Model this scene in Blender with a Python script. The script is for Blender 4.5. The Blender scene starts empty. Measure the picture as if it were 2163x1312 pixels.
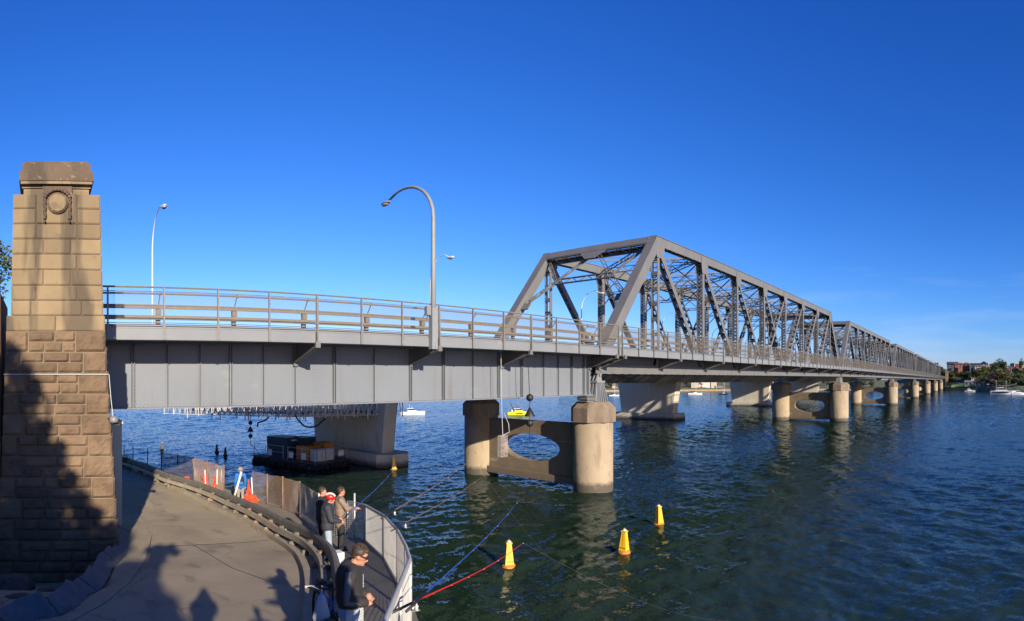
import bpy, bmesh, math, random
from mathutils import Vector, Matrix, noise
from math import sin, cos, pi, radians, atan2, hypot
sc = bpy.context.scene
COL = sc.collection
# ---------------------------------------------------------------- camera, sky, sun, exposure
H, F, V, Y0 = 7.44, 1250.0, 2050.0, 804.0      # eye height over the water; panorama scale
cd = bpy.data.cameras.new('camera'); cam = bpy.data.objects.new('camera', cd); COL.objects.link(cam); sc.camera = cam
cd.type = 'PANO'; cd.panorama_type = 'CENTRAL_CYLINDRICAL'
cd.clip_start = .05; cd.clip_end = 20000
ha = 2163/2/F
cd.central_cylindrical_range_u_min = -ha; cd.central_cylindrical_range_u_max = ha
cd.central_cylindrical_range_v_min = -(1312-Y0)/F; cd.central_cylindrical_range_v_max = Y0/F
cd.central_cylindrical_radius = 1
cam.location = (0, 0, H); cam.rotation_euler = (pi/2, 0, (V-2163/2)/F - pi/2)
SUN_EL = radians(19.3); SUN_AZ = (V-437)/F      # direction the light travels in plan
L = Vector((cos(SUN_AZ)*cos(SUN_EL), sin(SUN_AZ)*cos(SUN_EL), -sin(SUN_EL)))
w = bpy.data.worlds.new('World'); sc.world = w; w.use_nodes = True
nt = w.node_tree; bgn = nt.nodes['Background']; bgn.inputs[1].default_value = .055
sky = nt.nodes.new('ShaderNodeTexSky'); sky.sky_type = 'NISHITA'; sky.sun_disc = False
sky.sun_elevation = SUN_EL
S = -L
sky.sun_rotation = atan2(S.x, S.y)
sky.air_density = 1.0; sky.dust_density = .25; sky.ozone_density = 3.0; sky.altitude = 0
hs = None            # the camera's deeper blue: a mild gamma on red
spx = nt.nodes.new('ShaderNodeSeparateColor'); cmb = nt.nodes.new('ShaderNodeCombineColor'); pw = nt.nodes.new('ShaderNodeMath'); pw.operation = 'POWER'; pw.inputs[1].default_value = 1.83; pg2 = nt.nodes.new('ShaderNodeMath'); pg2.operation = 'POWER'; pg2.inputs[1].default_value = 1.3
nt.links.new(sky.outputs[0], spx.inputs[0]); nt.links.new(spx.outputs[0], pw.inputs[0]); nt.links.new(pw.outputs[0], cmb.inputs[0]); nt.links.new(spx.outputs[1], pg2.inputs[0]); nt.links.new(pg2.outputs[0], cmb.inputs[1]); nt.links.new(spx.outputs[2], cmb.inputs[2])
gm = nt.nodes.new('ShaderNodeMix'); gm.data_type = 'RGBA'; gm.blend_type = 'MULTIPLY'; gm.inputs[0].default_value = 1
gm.inputs[7].default_value = (.229, .62, 1.75, 1)
nt.links.new(cmb.outputs[0], gm.inputs[6])
# faint cirrus low over the far shore
tc = nt.nodes.new('ShaderNodeTexCoord'); mp = nt.nodes.new('ShaderNodeMapping'); mp.inputs['Scale'].default_value = (2.2, 2.2, 16)
nz = nt.nodes.new('ShaderNodeTexNoise'); nz.inputs['Scale'].default_value = 2.1; nz.inputs['Detail'].default_value = 6
nt.links.new(tc.outputs['Generated'], mp.inputs[0]); nt.links.new(mp.outputs[0], nz.inputs[0])
mr = nt.nodes.new('ShaderNodeMapRange'); mr.inputs[1].default_value = .52; mr.inputs[2].default_value = .78; mr.inputs[4].default_value = .22
nt.links.new(nz.outputs[0], mr.inputs[0])
sx = nt.nodes.new('ShaderNodeSeparateXYZ'); nt.links.new(tc.outputs['Generated'], sx.inputs[0])
el = nt.nodes.new('ShaderNodeMapRange'); el.inputs[1].default_value = .24; el.inputs[2].default_value = .1; nt.links.new(sx.outputs[2], el.inputs[0])
xx = nt.nodes.new('ShaderNodeMapRange'); xx.inputs[1].default_value = .6; xx.inputs[2].default_value = .95; nt.links.new(sx.outputs[0], xx.inputs[0])
m1 = nt.nodes.new('ShaderNodeMath'); m1.operation = 'MULTIPLY'; nt.links.new(mr.outputs[0], m1.inputs[0]); nt.links.new(el.outputs[0], m1.inputs[1])
m2 = nt.nodes.new('ShaderNodeMath'); m2.operation = 'MULTIPLY'; nt.links.new(m1.outputs[0], m2.inputs[0]); nt.links.new(xx.outputs[0], m2.inputs[1])
cl = nt.nodes.new('ShaderNodeMix'); cl.data_type = 'RGBA'; cl.inputs[7].default_value = (6, 7, 8.5, 1)
nt.links.new(m2.outputs[0], cl.inputs[0]); nt.links.new(gm.outputs[2], cl.inputs[6]); nt.links.new(cl.outputs[2], bgn.inputs[0])
sd = bpy.data.lights.new('sun', 'SUN'); sd.energy = 5.0; sd.angle = radians(.53); sd.color = (1, .89, .73)
so = bpy.data.objects.new('sun', sd); COL.objects.link(so); so.rotation_euler = L.to_track_quat('-Z', 'Y').to_euler()
so.location = (-30, -60, 60)
sc.view_settings.view_transform = 'Standard'; sc.view_settings.look = 'None'; sc.view_settings.exposure = 1.0; sc.view_settings.gamma = 1
sc.cycles.max_bounces = 5; sc.cycles.diffuse_bounces = 2; sc.cycles.glossy_bounces = 3; sc.cycles.transparent_max_bounces = 8
random.seed(7)
R = random.Random(11)

# ---------------------------------------------------------------- helpers
GP = [(-60, -3.0), (0, -3.0), (4.7, -3.6), (12.3, -4.65), (19, -5.5), (26, -6.0), (45, -6.2), (90, -6.2)]
def gz(y):                                     # ground height (world z)
    for (a, za), (b, zb) in zip(GP, GP[1:]):
        if a <= y <= b: return H + za+(zb-za)*(y-a)/(b-a)
    return H + (GP[-1][1] if y > 0 else GP[0][1])
def W(px, py, r):                              # a point seen along one azimuth at horizontal distance r
    p = (V-px)/F; return Vector((r*cos(p), r*sin(p), H+(Y0-py)/F*r))
def WZ(px, py, z):
    return W(px, py, (H-z)*F/(py-Y0))
def solve(px, py, h=0):
    p = (V-px)/F; k = (py-Y0)/F; a, b = 1, 80
    for _ in range(50):
        m = (a+b)/2
        if gz(m*sin(p))-H+h+k*m > 0: b = m
        else: a = m
    return Vector((a*cos(p), a*sin(p), gz(a*sin(p))))
def zc(s):                                     # the deck's gentle crest
    P = [(-10, 0), (0, 0), (32.5, .14), (65, .3), (107, .42), (250, .46), (400, .22), (600, .0)]
    for (a, za), (b, zb) in zip(P, P[1:]):
        if a <= s <= b: return za+(zb-za)*(s-a)/(b-a)
    return 0

class MB:
    def __init__(s): s.v = []; s.f = []; s.m = []; s.mi = 0
    def add(s, vs, fs):
        n = len(s.v); s.v += [tuple(v) for v in vs]
        for f in fs: s.f.append(tuple(i+n for i in f)); s.m.append(s.mi)
        return s
    def box(s, a, b):
        x0, y0, z0 = a; x1, y1, z1 = b
        return s.add([(x0,y0,z0),(x1,y0,z0),(x1,y1,z0),(x0,y1,z0),(x0,y0,z1),(x1,y0,z1),(x1,y1,z1),(x0,y1,z1)],
              [(0,3,2,1),(4,5,6,7),(0,1,5,4),(1,2,6,5),(2,3,7,6),(3,0,4,7)])
    def frame(s, p, q, up=(0,0,1)):
        p = Vector(p); q = Vector(q); d = (q-p)
        if d.length < 1e-6: d = Vector((0,0,1e-3))
        d.normalize(); up = Vector(up)
        x = d.cross(up)
        if x.length < 1e-3: x = d.cross(Vector((1,0,0)))
        x.normalize(); y = x.cross(d).normalized()
        return p, q, x, y
    def bar(s, p, q, a, b, up=(0,0,1)):         # rectangular bar, a across, b along up
        p, q, x, y = s.frame(p, q, up); x = x*a/2; y = y*b/2
        vs = [c+i*x+j*y for c in (p, q) for i, j in ((-1,-1),(1,-1),(1,1),(-1,1))]
        return s.add(vs, [(0,1,2,3),(7,6,5,4),(0,4,5,1),(1,5,6,2),(2,6,7,3),(3,7,4,0)])
    def tube(s, pts, r, n=8, caps=True):
        pts = [Vector(p) for p in pts]; rs = r if isinstance(r, (list, tuple)) else [r]*len(pts)
        vs = []; x = None
        for i, p in enumerate(pts):
            d = (pts[min(i+1, len(pts)-1)]-pts[max(i-1, 0)])
            if d.length < 1e-7: d = Vector((0,0,1))
            d.normalize()
            if x is None:
                x = d.cross(Vector((0,0,1)))
                if x.length < .05: x = d.cross(Vector((1,0,0)))
            x = (x-d*x.dot(d)).normalized(); y = d.cross(x)
            for k in range(n):
                a = 2*pi*k/n; vs.append(p+(x*cos(a)+y*sin(a))*rs[i])
        fs = [(i*n+k, i*n+(k+1)%n, (i+1)*n+(k+1)%n, (i+1)*n+k) for i in range(len(pts)-1) for k in range(n)]
        if caps: fs += [tuple(range(n-1, -1, -1)), tuple((len(pts)-1)*n+k for k in range(n))]
        return s.add(vs, fs)
    def lathe(s, c, prof, n=24, sy=1.0, rot=0):
        c = Vector(c); vs = [c+Vector((r*cos(rot+2*pi*k/n), sy*r*sin(rot+2*pi*k/n), z)) for r, z in prof for k in range(n)]
        fs = [(i*n+k, i*n+(k+1)%n, (i+1)*n+(k+1)%n, (i+1)*n+k) for i in range(len(prof)-1) for k in range(n)]
        fs += [tuple(range(n-1, -1, -1)), tuple((len(prof)-1)*n+k for k in range(n))]
        return s.add(vs, fs)
    def ell(s, c, r, n=12, M=None):
        c = Vector(c); vs = []; m = n//2+1
        for i in range(1, m):
            t = pi*i/m
            for k in range(n):
                a = 2*pi*k/n; v = Vector((r[0]*sin(t)*cos(a), r[1]*sin(t)*sin(a), -r[2]*cos(t)))
                vs.append(c+(M@v if M else v))
        for zz in (-r[2], r[2]):
            v = Vector((0,0,zz)); vs.append(c+(M@v if M else v))
        fs = [(i*n+k, i*n+(k+1)%n, (i+1)*n+(k+1)%n, (i+1)*n+k) for i in range(m-2) for k in range(n)]
        b = (m-1)*n
        fs += [(b, (k+1)%n, k) for k in range(n)] + [(b+1, (m-2)*n+k, (m-2)*n+(k+1)%n) for k in range(n)]
        return s.add(vs, fs)
    def cap(s, p, q, r0, r1, n=12):             # limb: tapered, round ended
        p = Vector(p); q = Vector(q); d = (q-p).normalized(); pts = []; rs = []
        for t in (-.98, -.8, -.45, 0): pts.append(p+d*r0*t); rs.append(r0*math.sqrt(max(.02, 1-t*t)))
        for t in (.25, .5, .75): pts.append(p.lerp(q, t)); rs.append(r0+(r1-r0)*t)
        for t in (0, .45, .8, .98): pts.append(q+d*r1*t); rs.append(r1*math.sqrt(max(.02, 1-t*t)))
        return s.tube(pts, rs, n)
    def prism(s, poly, ax, a, b):                # polygon in the plane normal to ax, swept a..b
        def mk(u, v, t):
            return {'x': (t, u, v), 'y': (u, t, v), 'z': (u, v, t)}[ax]
        n = len(poly); vs = [mk(u, v, a) for u, v in poly]+[mk(u, v, b) for u, v in poly]
        return s.add(vs, [tuple(range(n-1, -1, -1)), tuple(range(n, 2*n))]+[(k, (k+1)%n, n+(k+1)%n, n+k) for k in range(n)])
    def build(s, name, mat, parent=None, smooth=False, recalc=True):
        me = bpy.data.meshes.new(name); me.from_pydata(s.v, [], s.f)
        if recalc:
            bm = bmesh.new(); bm.from_mesh(me); bmesh.ops.recalc_face_normals(bm, faces=bm.faces); bm.to_mesh(me); bm.free()
        for m in (mat if isinstance(mat, (list, tuple)) else [mat]): me.materials.append(m)
        if len(me.materials) > 1: me.polygons.foreach_set('material_index', s.m)
        if smooth: me.polygons.foreach_set('use_smooth', [True]*len(me.polygons))
        o = bpy.data.objects.new(name, me); COL.objects.link(o)
        if parent: o.parent = parent
        return o
def tag(o, label=None, cat=None, group=None, kind=None):
    if label: o['label'] = label
    if cat: o['category'] = cat
    if group: o['group'] = group
    if kind: o['kind'] = kind
    return o
def empty(name, label, cat, loc=(0,0,0), rz=0, group=None):
    o = bpy.data.objects.new(name, None); COL.objects.link(o); o.location = loc; o.rotation_euler.z = rz
    o.empty_display_size = .2
    return tag(o, label, cat, group)
KIDS = {}
def copy_tree(o, parent=None, top=True):
    c = o.copy(); COL.objects.link(c)
    if parent: c.parent = parent
    for ch in [x for x in COL.objects if x.parent == o]: copy_tree(ch, c, False)
    return c

# ---------------------------------------------------------------- materials
ALB = .72
def mat(name, col, rough=.6, col2=None, scale=3.0, amt=.5, bump=0, bscale=None, metal=0, stretch=(1,1,1), spec=.5, detail=5, alpha=1, sheen=0):
    col = tuple(x*ALB for x in col); col2 = tuple(x*ALB for x in col2) if col2 else None
    m = bpy.data.materials.new(name); m.use_nodes = True; t = m.node_tree; b = t.nodes['Principled BSDF']
    b.inputs['Roughness'].default_value = rough; b.inputs['Metallic'].default_value = metal
    b.inputs['Specular IOR Level'].default_value = spec; b.inputs['Alpha'].default_value = alpha
    co = t.nodes.new('ShaderNodeTexCoord'); mp = t.nodes.new('ShaderNodeMapping'); mp.inputs['Scale'].default_value = stretch
    t.links.new(co.outputs['Object'], mp.inputs[0])
    c2 = col2 or tuple(x*.72 for x in col)
    n = t.nodes.new('ShaderNodeTexNoise'); n.inputs['Scale'].default_value = scale; n.inputs['Detail'].default_value = detail; n.inputs['Roughness'].default_value = .62
    t.links.new(mp.outputs[0], n.inputs[0])
    r = t.nodes.new('ShaderNodeMapRange'); r.inputs[1].default_value = .5-.22/max(amt, .05)*.5; r.inputs[2].default_value = .5+.22/max(amt, .05)*.5
    t.links.new(n.outputs[0], r.inputs[0])
    x = t.nodes.new('ShaderNodeMix'); x.data_type = 'RGBA'; x.inputs[6].default_value = (*col, 1); x.inputs[7].default_value = (*c2, 1)
    t.links.new(r.outputs[0], x.inputs[0]); t.links.new(x.outputs[2], b.inputs['Base Color'])
    if bump:
        n2 = t.nodes.new('ShaderNodeTexNoise'); n2.inputs['Scale'].default_value = bscale or scale*6; n2.inputs['Detail'].default_value = 4
        t.links.new(mp.outputs[0], n2.inputs[0])
        bp = t.nodes.new('ShaderNodeBump'); bp.inputs['Strength'].default_value = .6; bp.inputs['Distance'].default_value = bump
        t.links.new(n2.outputs[0], bp.inputs['Height']); t.links.new(bp.outputs[0], b.inputs['Normal'])
    m['bsdf'] = b.name
    return m
def layer(m, col, scale, lo, hi, stretch=(1,1,1), fac=1.0, seedoff=0):   # a second blotch colour over a material
    t = m.node_tree; b = t.nodes['Principled BSDF']; src = b.inputs['Base Color'].links[0].from_socket
    co = t.nodes.new('ShaderNodeTexCoord'); mp = t.nodes.new('ShaderNodeMapping'); mp.inputs['Scale'].default_value = stretch; mp.inputs['Location'].default_value = (seedoff, seedoff*.7, seedoff*.3)
    n = t.nodes.new('ShaderNodeTexNoise'); n.inputs['Scale'].default_value = scale; n.inputs['Detail'].default_value = 6
    t.links.new(co.outputs['Object'], mp.inputs[0]); t.links.new(mp.outputs[0], n.inputs[0])
    r = t.nodes.new('ShaderNodeMapRange'); r.inputs[1].default_value = lo; r.inputs[2].default_value = hi; r.inputs[4].default_value = fac
    t.links.new(n.outputs[0], r.inputs[0])
    x = t.nodes.new('ShaderNodeMix'); x.data_type = 'RGBA'; x.inputs[7].default_value = (*[q*ALB for q in col], 1)
    t.links.new(r.outputs[0], x.inputs[0]); t.links.new(src, x.inputs[6]); t.links.new(x.outputs[2], b.inputs['Base Color'])
    return m
def zband(m, col, z0, z1, fac=1.0, rag=.5):        # tide mark by height: colour below z0 fading by z1 (object z = world z here)
    t = m.node_tree; b = t.nodes['Principled BSDF']; src = b.inputs['Base Color'].links[0].from_socket
    g = t.nodes.new('ShaderNodeNewGeometry'); s = t.nodes.new('ShaderNodeSeparateXYZ'); t.links.new(g.outputs['Position'], s.inputs[0])
    n = t.nodes.new('ShaderNodeTexNoise'); n.inputs['Scale'].default_value = 2.5; n.inputs['Detail'].default_value = 5; t.links.new(g.outputs['Position'], n.inputs[0])
    a = t.nodes.new('ShaderNodeMath'); a.operation = 'MULTIPLY_ADD'; a.inputs[1].default_value = rag; t.links.new(n.outputs[0], a.inputs[0]); t.links.new(s.outputs[2], a.inputs[2])
    r = t.nodes.new('ShaderNodeMapRange'); r.inputs[1].default_value = z1+rag*.5; r.inputs[2].default_value = z0+rag*.5; r.inputs[4].default_value = fac
    t.links.new(a.outputs[0], r.inputs[0])
    x = t.nodes.new('ShaderNodeMix'); x.data_type = 'RGBA'; x.inputs[7].default_value = (*[q*ALB for q in col], 1)
    t.links.new(r.outputs[0], x.inputs[0]); t.links.new(src, x.inputs[6]); t.links.new(x.outputs[2], b.inputs['Base Color'])
    return m
M = {}
M['steel'] = layer(mat('grey bridge paint', (.168,.165,.161), .55, (.135,.132,.128), .9, .5, .002, 30, stretch=(1,1,.35)), (.17,.145,.12), 2.2, .6, .8, (1,1,.2), .6)
M['steel_light'] = layer(mat('light grey paint', (.225,.235,.245), .5, (.195,.203,.212), .7, .6), (.36,.36,.35), 1.3, .66, .72, (1,1,1), .5)
M['girder'] = layer(layer(mat('girder grey paint', (.195,.212,.235), .5, (.175,.19,.212), .35, .6, .001, 40), (.235,.245,.255), 1.1, .66, .7, (1,1,1.2), .45), (.14,.125,.11), 2.5, .56, .74, (1,1,.08), .5)
M['rail'] = mat('galvanised rail', (.23,.225,.21), .45, (.17,.16,.145), 4, .5, metal=.1)
M['barrier'] = mat('barrier steel', (.20,.165,.13), .6, (.15,.12,.09), 3, .5)
M['mesh'] = mat('brown grey mesh wire', (.26,.205,.15), .6, (.21,.165,.12), 5, .5)
M['lamp_grey'] = mat('lamp galvanised', (.26,.27,.28), .6, (.21,.22,.23), 3, .4)
M['lamp_white'] = mat('white lamp paint', (.62,.65,.70), .75, (.65,.66,.68), 2, .4)
M['lens'] = mat('lamp lens', (.35,.34,.3), .15, None, 3, .3)
M['concrete'] = zband(layer(mat('old concrete', (.40,.315,.205), .85, (.34,.26,.165), .8, .5, .006, 18), (.2,.14,.09), 1.5, .58, .75, (1,1,.25), .7), (.09,.075,.05), .45, .75)
M['conc_cap'] = layer(mat('weathered cap concrete', (.28,.21,.145), .85, (.15,.11,.075), 1.4, .6, .006, 18, stretch=(1,1,.25)), (.42,.38,.33), 3, .66, .75, (1,1,.3), .5)
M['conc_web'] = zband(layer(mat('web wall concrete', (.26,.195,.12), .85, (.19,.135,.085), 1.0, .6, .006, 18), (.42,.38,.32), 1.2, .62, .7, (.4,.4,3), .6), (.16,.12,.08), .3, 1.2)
M['new_conc'] = zband(layer(mat('new concrete', (.58,.54,.42), .8, (.5,.465,.36), .5, .5, .002, 25), (.27,.24,.18), 1.6, .58, .75, (1,1,.2), .6), (.12,.1,.07), .2, .6)
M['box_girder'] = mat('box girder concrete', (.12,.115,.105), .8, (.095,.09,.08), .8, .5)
M['asphalt'] = layer(layer(mat('worn road surface', (.46,.365,.235), .9, (.37,.292,.19), .8, .6, .004, 60, detail=8), (.24,.19,.125), .45, .53, .68, (1,.5,1), .6), (.60,.52,.38), 9, .68, .74, (1,1,1), .5)
M['path'] = mat('concrete path', (.32,.265,.185), .9, (.24,.2,.14), 1.3, .5, .003, 40)
M['kerb'] = layer(mat('kerb stone', (.46,.38,.26), .9, (.34,.275,.19), 1.8, .6, .004, 30), (.13,.11,.08), 3, .6, .75, (1,1,1), .5)
M['wood'] = layer(mat('weathered guard rail', (.19,.165,.125), .75, (.12,.105,.08), 3, .6, .003, 30, stretch=(1,1,1)), (.1,.085,.065), 1.3, .55, .75, (1,1,1), .6)
M['rubber'] = mat('black rubber', (.008,.008,.009), .8, None, 5, .3)
M['black'] = mat('black paint', (.012,.012,.013), .6, None, 5, .3)
M['white'] = mat('white paint', (.75,.75,.73), .45, (.66,.66,.63), 2, .4)
M['galv'] = mat('white galvanised wire', (.62,.60,.55), .5, (.48,.46,.42), 3, .5, metal=.2)
M['rust'] = mat('rusty steel', (.22,.11,.06), .8, (.3,.2,.13), 3, .6)
M['rustwire'] = mat('rusty wire', (.30,.17,.10), .8, (.42,.34,.26), .7, .8)
M['rustwire2'] = mat('part rusted wire', (.55,.47,.36), .8, (.34,.23,.15), 1.6, .8)
M['shadewire'] = mat('wire in painted shade', (.10,.085,.08), .8, None, 3, .4)  # wire colour darkened to stand in for the bridge shadow
M['orange_net'] = mat('orange plastic net', (.85,.09,.02), .6, (.65,.06,.02), 6, .4)
M['yellow'] = layer(mat('buoy yellow', (.90,.52,.02), .4, (.85,.43,.02), 2, .5), (.35,.2,.02), 5, .68, .8, (1,1,.4), .5)
M['orange'] = mat('skip orange', (.62,.24,.02), .6, (.45,.17,.02), 2, .5)
M['cont_blue'] = mat('container blue', (.012,.04,.085), .5, (.008,.03,.06), 2, .4)
M['hull_dark'] = mat('barge hull', (.03,.024,.02), .8, (.05,.032,.022), 1.5, .6)
M['deck_dark'] = mat('barge deck', (.07,.065,.06), .8, None, 1.5, .5)
M['tank'] = mat('white tank plastic', (.6,.62,.6), .5, (.45,.47,.45), 2, .4)
M['glass'] = mat('dark glass', (.02,.025,.03), .08, None, 2, .2)
M['gel_white'] = mat('boat white', (.82,.82,.8), .3, (.76,.76,.74), 1, .3)
M['gel_dark'] = mat('boat dark stripe', (.02,.022,.03), .3, None, 1, .3)
M['boat_yellow'] = mat('boat yellow', (.85,.72,.02), .4, (.8,.66,.02), 1, .3)
M['foam'] = mat('water foam', (.75,.79,.82), .8, (.3,.4,.5), 3, .9)
M['skin'] = mat('skin', (.55,.27,.17), .55, (.48,.21,.13), 8, .4)
M['hair'] = mat('dark hair', (.035,.02,.014), .6, (.06,.035,.02), 20, .6, .004, 60)
M['jacket_black'] = mat('black hooded top', (.022,.018,.018), .85, (.034,.028,.027), 5, .5, .006, 7)
M['stripe_grey'] = mat('grey sleeve stripe', (.17,.17,.18), .85, None, 5, .3)
M['navy'] = mat('navy jacket', (.024,.024,.036), .8, (.036,.034,.045), 4, .5, .008, 6)
M['denim'] = mat('light denim', (.36,.42,.47), .85, (.27,.33,.4), 5, .5, .006, 8)
M['khaki'] = mat('khaki trousers', (.36,.28,.21), .85, (.3,.23,.17), 4, .5, .006, 8)
M['tweed'] = mat('beige checked coat', (.30,.21,.15), .9, (.22,.15,.11), 9, .5, .006, 8)
M['blue_jkt'] = mat('bright blue jacket', (.02,.17,.55), .7, None, 4, .4, .006, 8)
M['dark_cloth'] = mat('dark cloth', (.02,.02,.024), .9, None, 4, .4, .006, 8)
M['straw'] = mat('straw hat', (.42,.28,.16), .9, (.33,.21,.12), 9, .5)
M['red'] = mat('red gloss', (.6,.02,.015), .35, None, 4, .3)
M['blue_rod'] = mat('blue rod', (.02,.07,.35), .4, None, 4, .3)
M['brown_rod'] = mat('brown rod', (.18,.10,.06), .4, None, 4, .3)
M['line'] = mat('fishing line', (.35,.35,.35), .4, None, 4, .2)
M['bag'] = mat('white plastic bag', (.6,.64,.7), .5, (.45,.52,.62), 5, .5, .01, 12)
M['fabric'] = mat('grey geotextile', (.19,.18,.185), .9, (.14,.13,.13), 3, .6, .01, 12)
M['rock'] = mat('grey rock', (.12,.10,.075), .95, (.06,.05,.038), 2.2, .7, .08, 7)
M['grassm'] = mat('lawn grass', (.42,.62,.10), .95, (.33,.5,.08), .2, .5)
M['land'] = layer(mat('hill scrub', (.12,.14,.05), .95, (.08,.10,.04), .05, .6), (.26,.2,.1), .03, .55, .7, (1,1,1), .7)
M['sand'] = mat('sandstone shore', (.42,.28,.15), .95, (.3,.2,.11), .3, .6)
M['window'] = mat('window glass', (.03,.035,.045), .15, None, 2, .2)
M['bark'] = mat('bark', (.10,.08,.06), .9, None, 4, .5)
def leafmat(name, c, c2):
    m = mat(name, c, .75, c2, .9, .8); b = m.node_tree.nodes['Principled BSDF']; b.inputs['Specular IOR Level'].default_value = .2
    return m
M['leaf'] = leafmat('leaf olive', (.15,.165,.05), (.075,.10,.032))
M['leaf2'] = leafmat('leaf dark', (.085,.115,.042), (.045,.065,.025))
M['leaf3'] = leafmat('leaf brown', (.20,.15,.06), (.12,.10,.04))
for k, c in dict(brick=(.33,.11,.07), cream=(.55,.46,.34), white_w=(.72,.69,.62), grey_w=(.3,.29,.27), orange_w=(.5,.26,.13), blue_w=(.26,.27,.30), green_w=(.07,.13,.09), pink_w=(.55,.40,.32)).items():
    M[k] = mat('wall '+k, c, .85, tuple(x*.85 for x in c), .5, .5)
for k, c in dict(tile=(.30,.085,.045), slate=(.06,.065,.075), roof_grey=(.22,.22,.22), roof_brown=(.14,.085,.06), roof_green=(.06,.13,.08)).items():
    M[k] = mat('roof '+k, c, .8, tuple(x*.8 for x in c), .6, .5)
def islands(m, lo, hi):
    t = m.node_tree; b = t.nodes['Principled BSDF']; src = b.inputs['Base Color'].links[0].from_socket
    g = t.nodes.new('ShaderNodeNewGeometry'); r = t.nodes.new('ShaderNodeMapRange'); r.inputs[3].default_value = lo; r.inputs[4].default_value = hi
    t.links.new(g.outputs['Random Per Island'], r.inputs[0]); c = t.nodes.new('ShaderNodeCombineColor')
    for k in range(3): t.links.new(r.outputs[0], c.inputs[k])
    x = t.nodes.new('ShaderNodeMix'); x.data_type = 'RGBA'; x.blend_type = 'MULTIPLY'; x.inputs[0].default_value = 1
    t.links.new(src, x.inputs[6]); t.links.new(c.outputs[0], x.inputs[7]); t.links.new(x.outputs[2], b.inputs['Base Color'])
def cracks(m, col, scale, width, fac):
    t = m.node_tree; b = t.nodes['Principled BSDF']; src = b.inputs['Base Color'].links[0].from_socket
    co = t.nodes.new('ShaderNodeTexCoord'); n = t.nodes.new('ShaderNodeTexNoise'); n.inputs['Scale'].default_value = 1.7; n.inputs['Detail'].default_value = 5
    a = t.nodes.new('ShaderNodeVectorMath'); a.operation = 'MULTIPLY_ADD'; a.inputs[1].default_value = (.7,.7,.7); v = t.nodes.new('ShaderNodeTexVoronoi'); v.feature = 'DISTANCE_TO_EDGE'; v.inputs['Scale'].default_value = scale
    t.links.new(co.outputs['Object'], n.inputs[0]); t.links.new(n.outputs['Color'], a.inputs[0]); t.links.new(co.outputs['Object'], a.inputs[2]); t.links.new(a.outputs[0], v.inputs[0])
    r = t.nodes.new('ShaderNodeMapRange'); r.inputs[1].default_value = width; r.inputs[2].default_value = 0; r.inputs[4].default_value = fac; t.links.new(v.outputs[0], r.inputs[0])
    x = t.nodes.new('ShaderNodeMix'); x.data_type = 'RGBA'; x.inputs[7].default_value = (*[q*ALB for q in col], 1)
    t.links.new(r.outputs[0], x.inputs[0]); t.links.new(src, x.inputs[6]); t.links.new(x.outputs[2], b.inputs['Base Color'])
cracks(M['asphalt'], (.13,.11,.08), .23, .006, .75)
layer(M['asphalt'], (.15,.125,.09), 1.6, .60, .70, (1,.35,1), .5, 8.8); layer(M['asphalt'], (.62,.56,.44), 26, .72, .76, (1,1,1), .6, 3.3)
layer(M['concrete'], (.17,.12,.075), 3.2, .60, .68, (1,1,.6), .55, 6.1)
# sandstone, two kinds
def stone(name, c, c2, dark, streak):
    m = mat(name, c, .9, c2, .7, .6, .01, 14)
    layer(m, dark, .9, .46, .58, (1.6, 1.6, .2), .85, 3.1)
    layer(m, tuple(x*.55 for x in dark), 2.6, .6, .78, (1,1,.7), .6, 9.7)
    return m
M['ashlar'] = stone('dressed sandstone', (.31,.225,.125), (.24,.168,.092), (.095,.07,.046), 1)
islands(M['ashlar'], .78, 1.14)
M['cap_stone'] = layer(stone('lichen stained sandstone', (.15,.10,.062), (.11,.075,.047), (.075,.053,.036), 1), (.28,.22,.14), 7, .6, .68, (1,1,1), .6, 2)
M['rustic'] = layer(mat('rock faced sandstone', (.225,.148,.085), .95, (.165,.103,.06), .9, .7, .02, 9), (.095,.062,.038), 1.7, .52, .7, (1,1,1), .6, 4.4)
islands(M['rustic'], .72, 1.2)
M['mortar'] = mat('pale mortar', (.30,.235,.155), .95, (.24,.18,.12), 2, .5)

# ---------------------------------------------------------------- water
WAVE = 1.0; SLOPE = .125
m = bpy.data.materials.new('harbour water'); m.use_nodes = True; t = m.node_tree; b = t.nodes['Principled BSDF']
b.inputs['Base Color'].default_value = (.006, .017, .017, 1); b.inputs['Roughness'].default_value = .03; b.inputs['IOR'].default_value = 1.25
co = t.nodes.new('ShaderNodeNewGeometry')
acc = None                                        # wave slopes from noise vectors, so that far water keeps its ripples
for (scl, amp, st) in ((2.4, .16, (1, .6, 1)), (6.0, .30, (1, .6, 1)), (15.0, .34, (1, .7, 1))):
    mp = t.nodes.new('ShaderNodeMapping'); mp.inputs['Scale'].default_value = st; mp.inputs['Rotation'].default_value = (0, 0, -.6+scl*.15)
    n = t.nodes.new('ShaderNodeTexNoise'); n.inputs['Scale'].default_value = scl; n.inputs['Detail'].default_value = 2; n.inputs['Distortion'].default_value = .3
    sb = t.nodes.new('ShaderNodeVectorMath'); sb.operation = 'SUBTRACT'; sb.inputs[1].default_value = (.5,.5,.5)
    ml = t.nodes.new('ShaderNodeVectorMath'); ml.operation = 'MULTIPLY'; ml.inputs[1].default_value = (amp*WAVE, amp*WAVE, 0)
    t.links.new(co.outputs['Position'], mp.inputs[0]); t.links.new(mp.outputs[0], n.inputs[0]); t.links.new(n.outputs['Color'], sb.inputs[0]); t.links.new(sb.outputs[0], ml.inputs[0])
    if acc is None: acc = ml
    else:
        ad = t.nodes.new('ShaderNodeVectorMath'); ad.operation = 'ADD'; t.links.new(acc.outputs[0], ad.inputs[0]); t.links.new(ml.outputs[0], ad.inputs[1]); acc = ad
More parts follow.
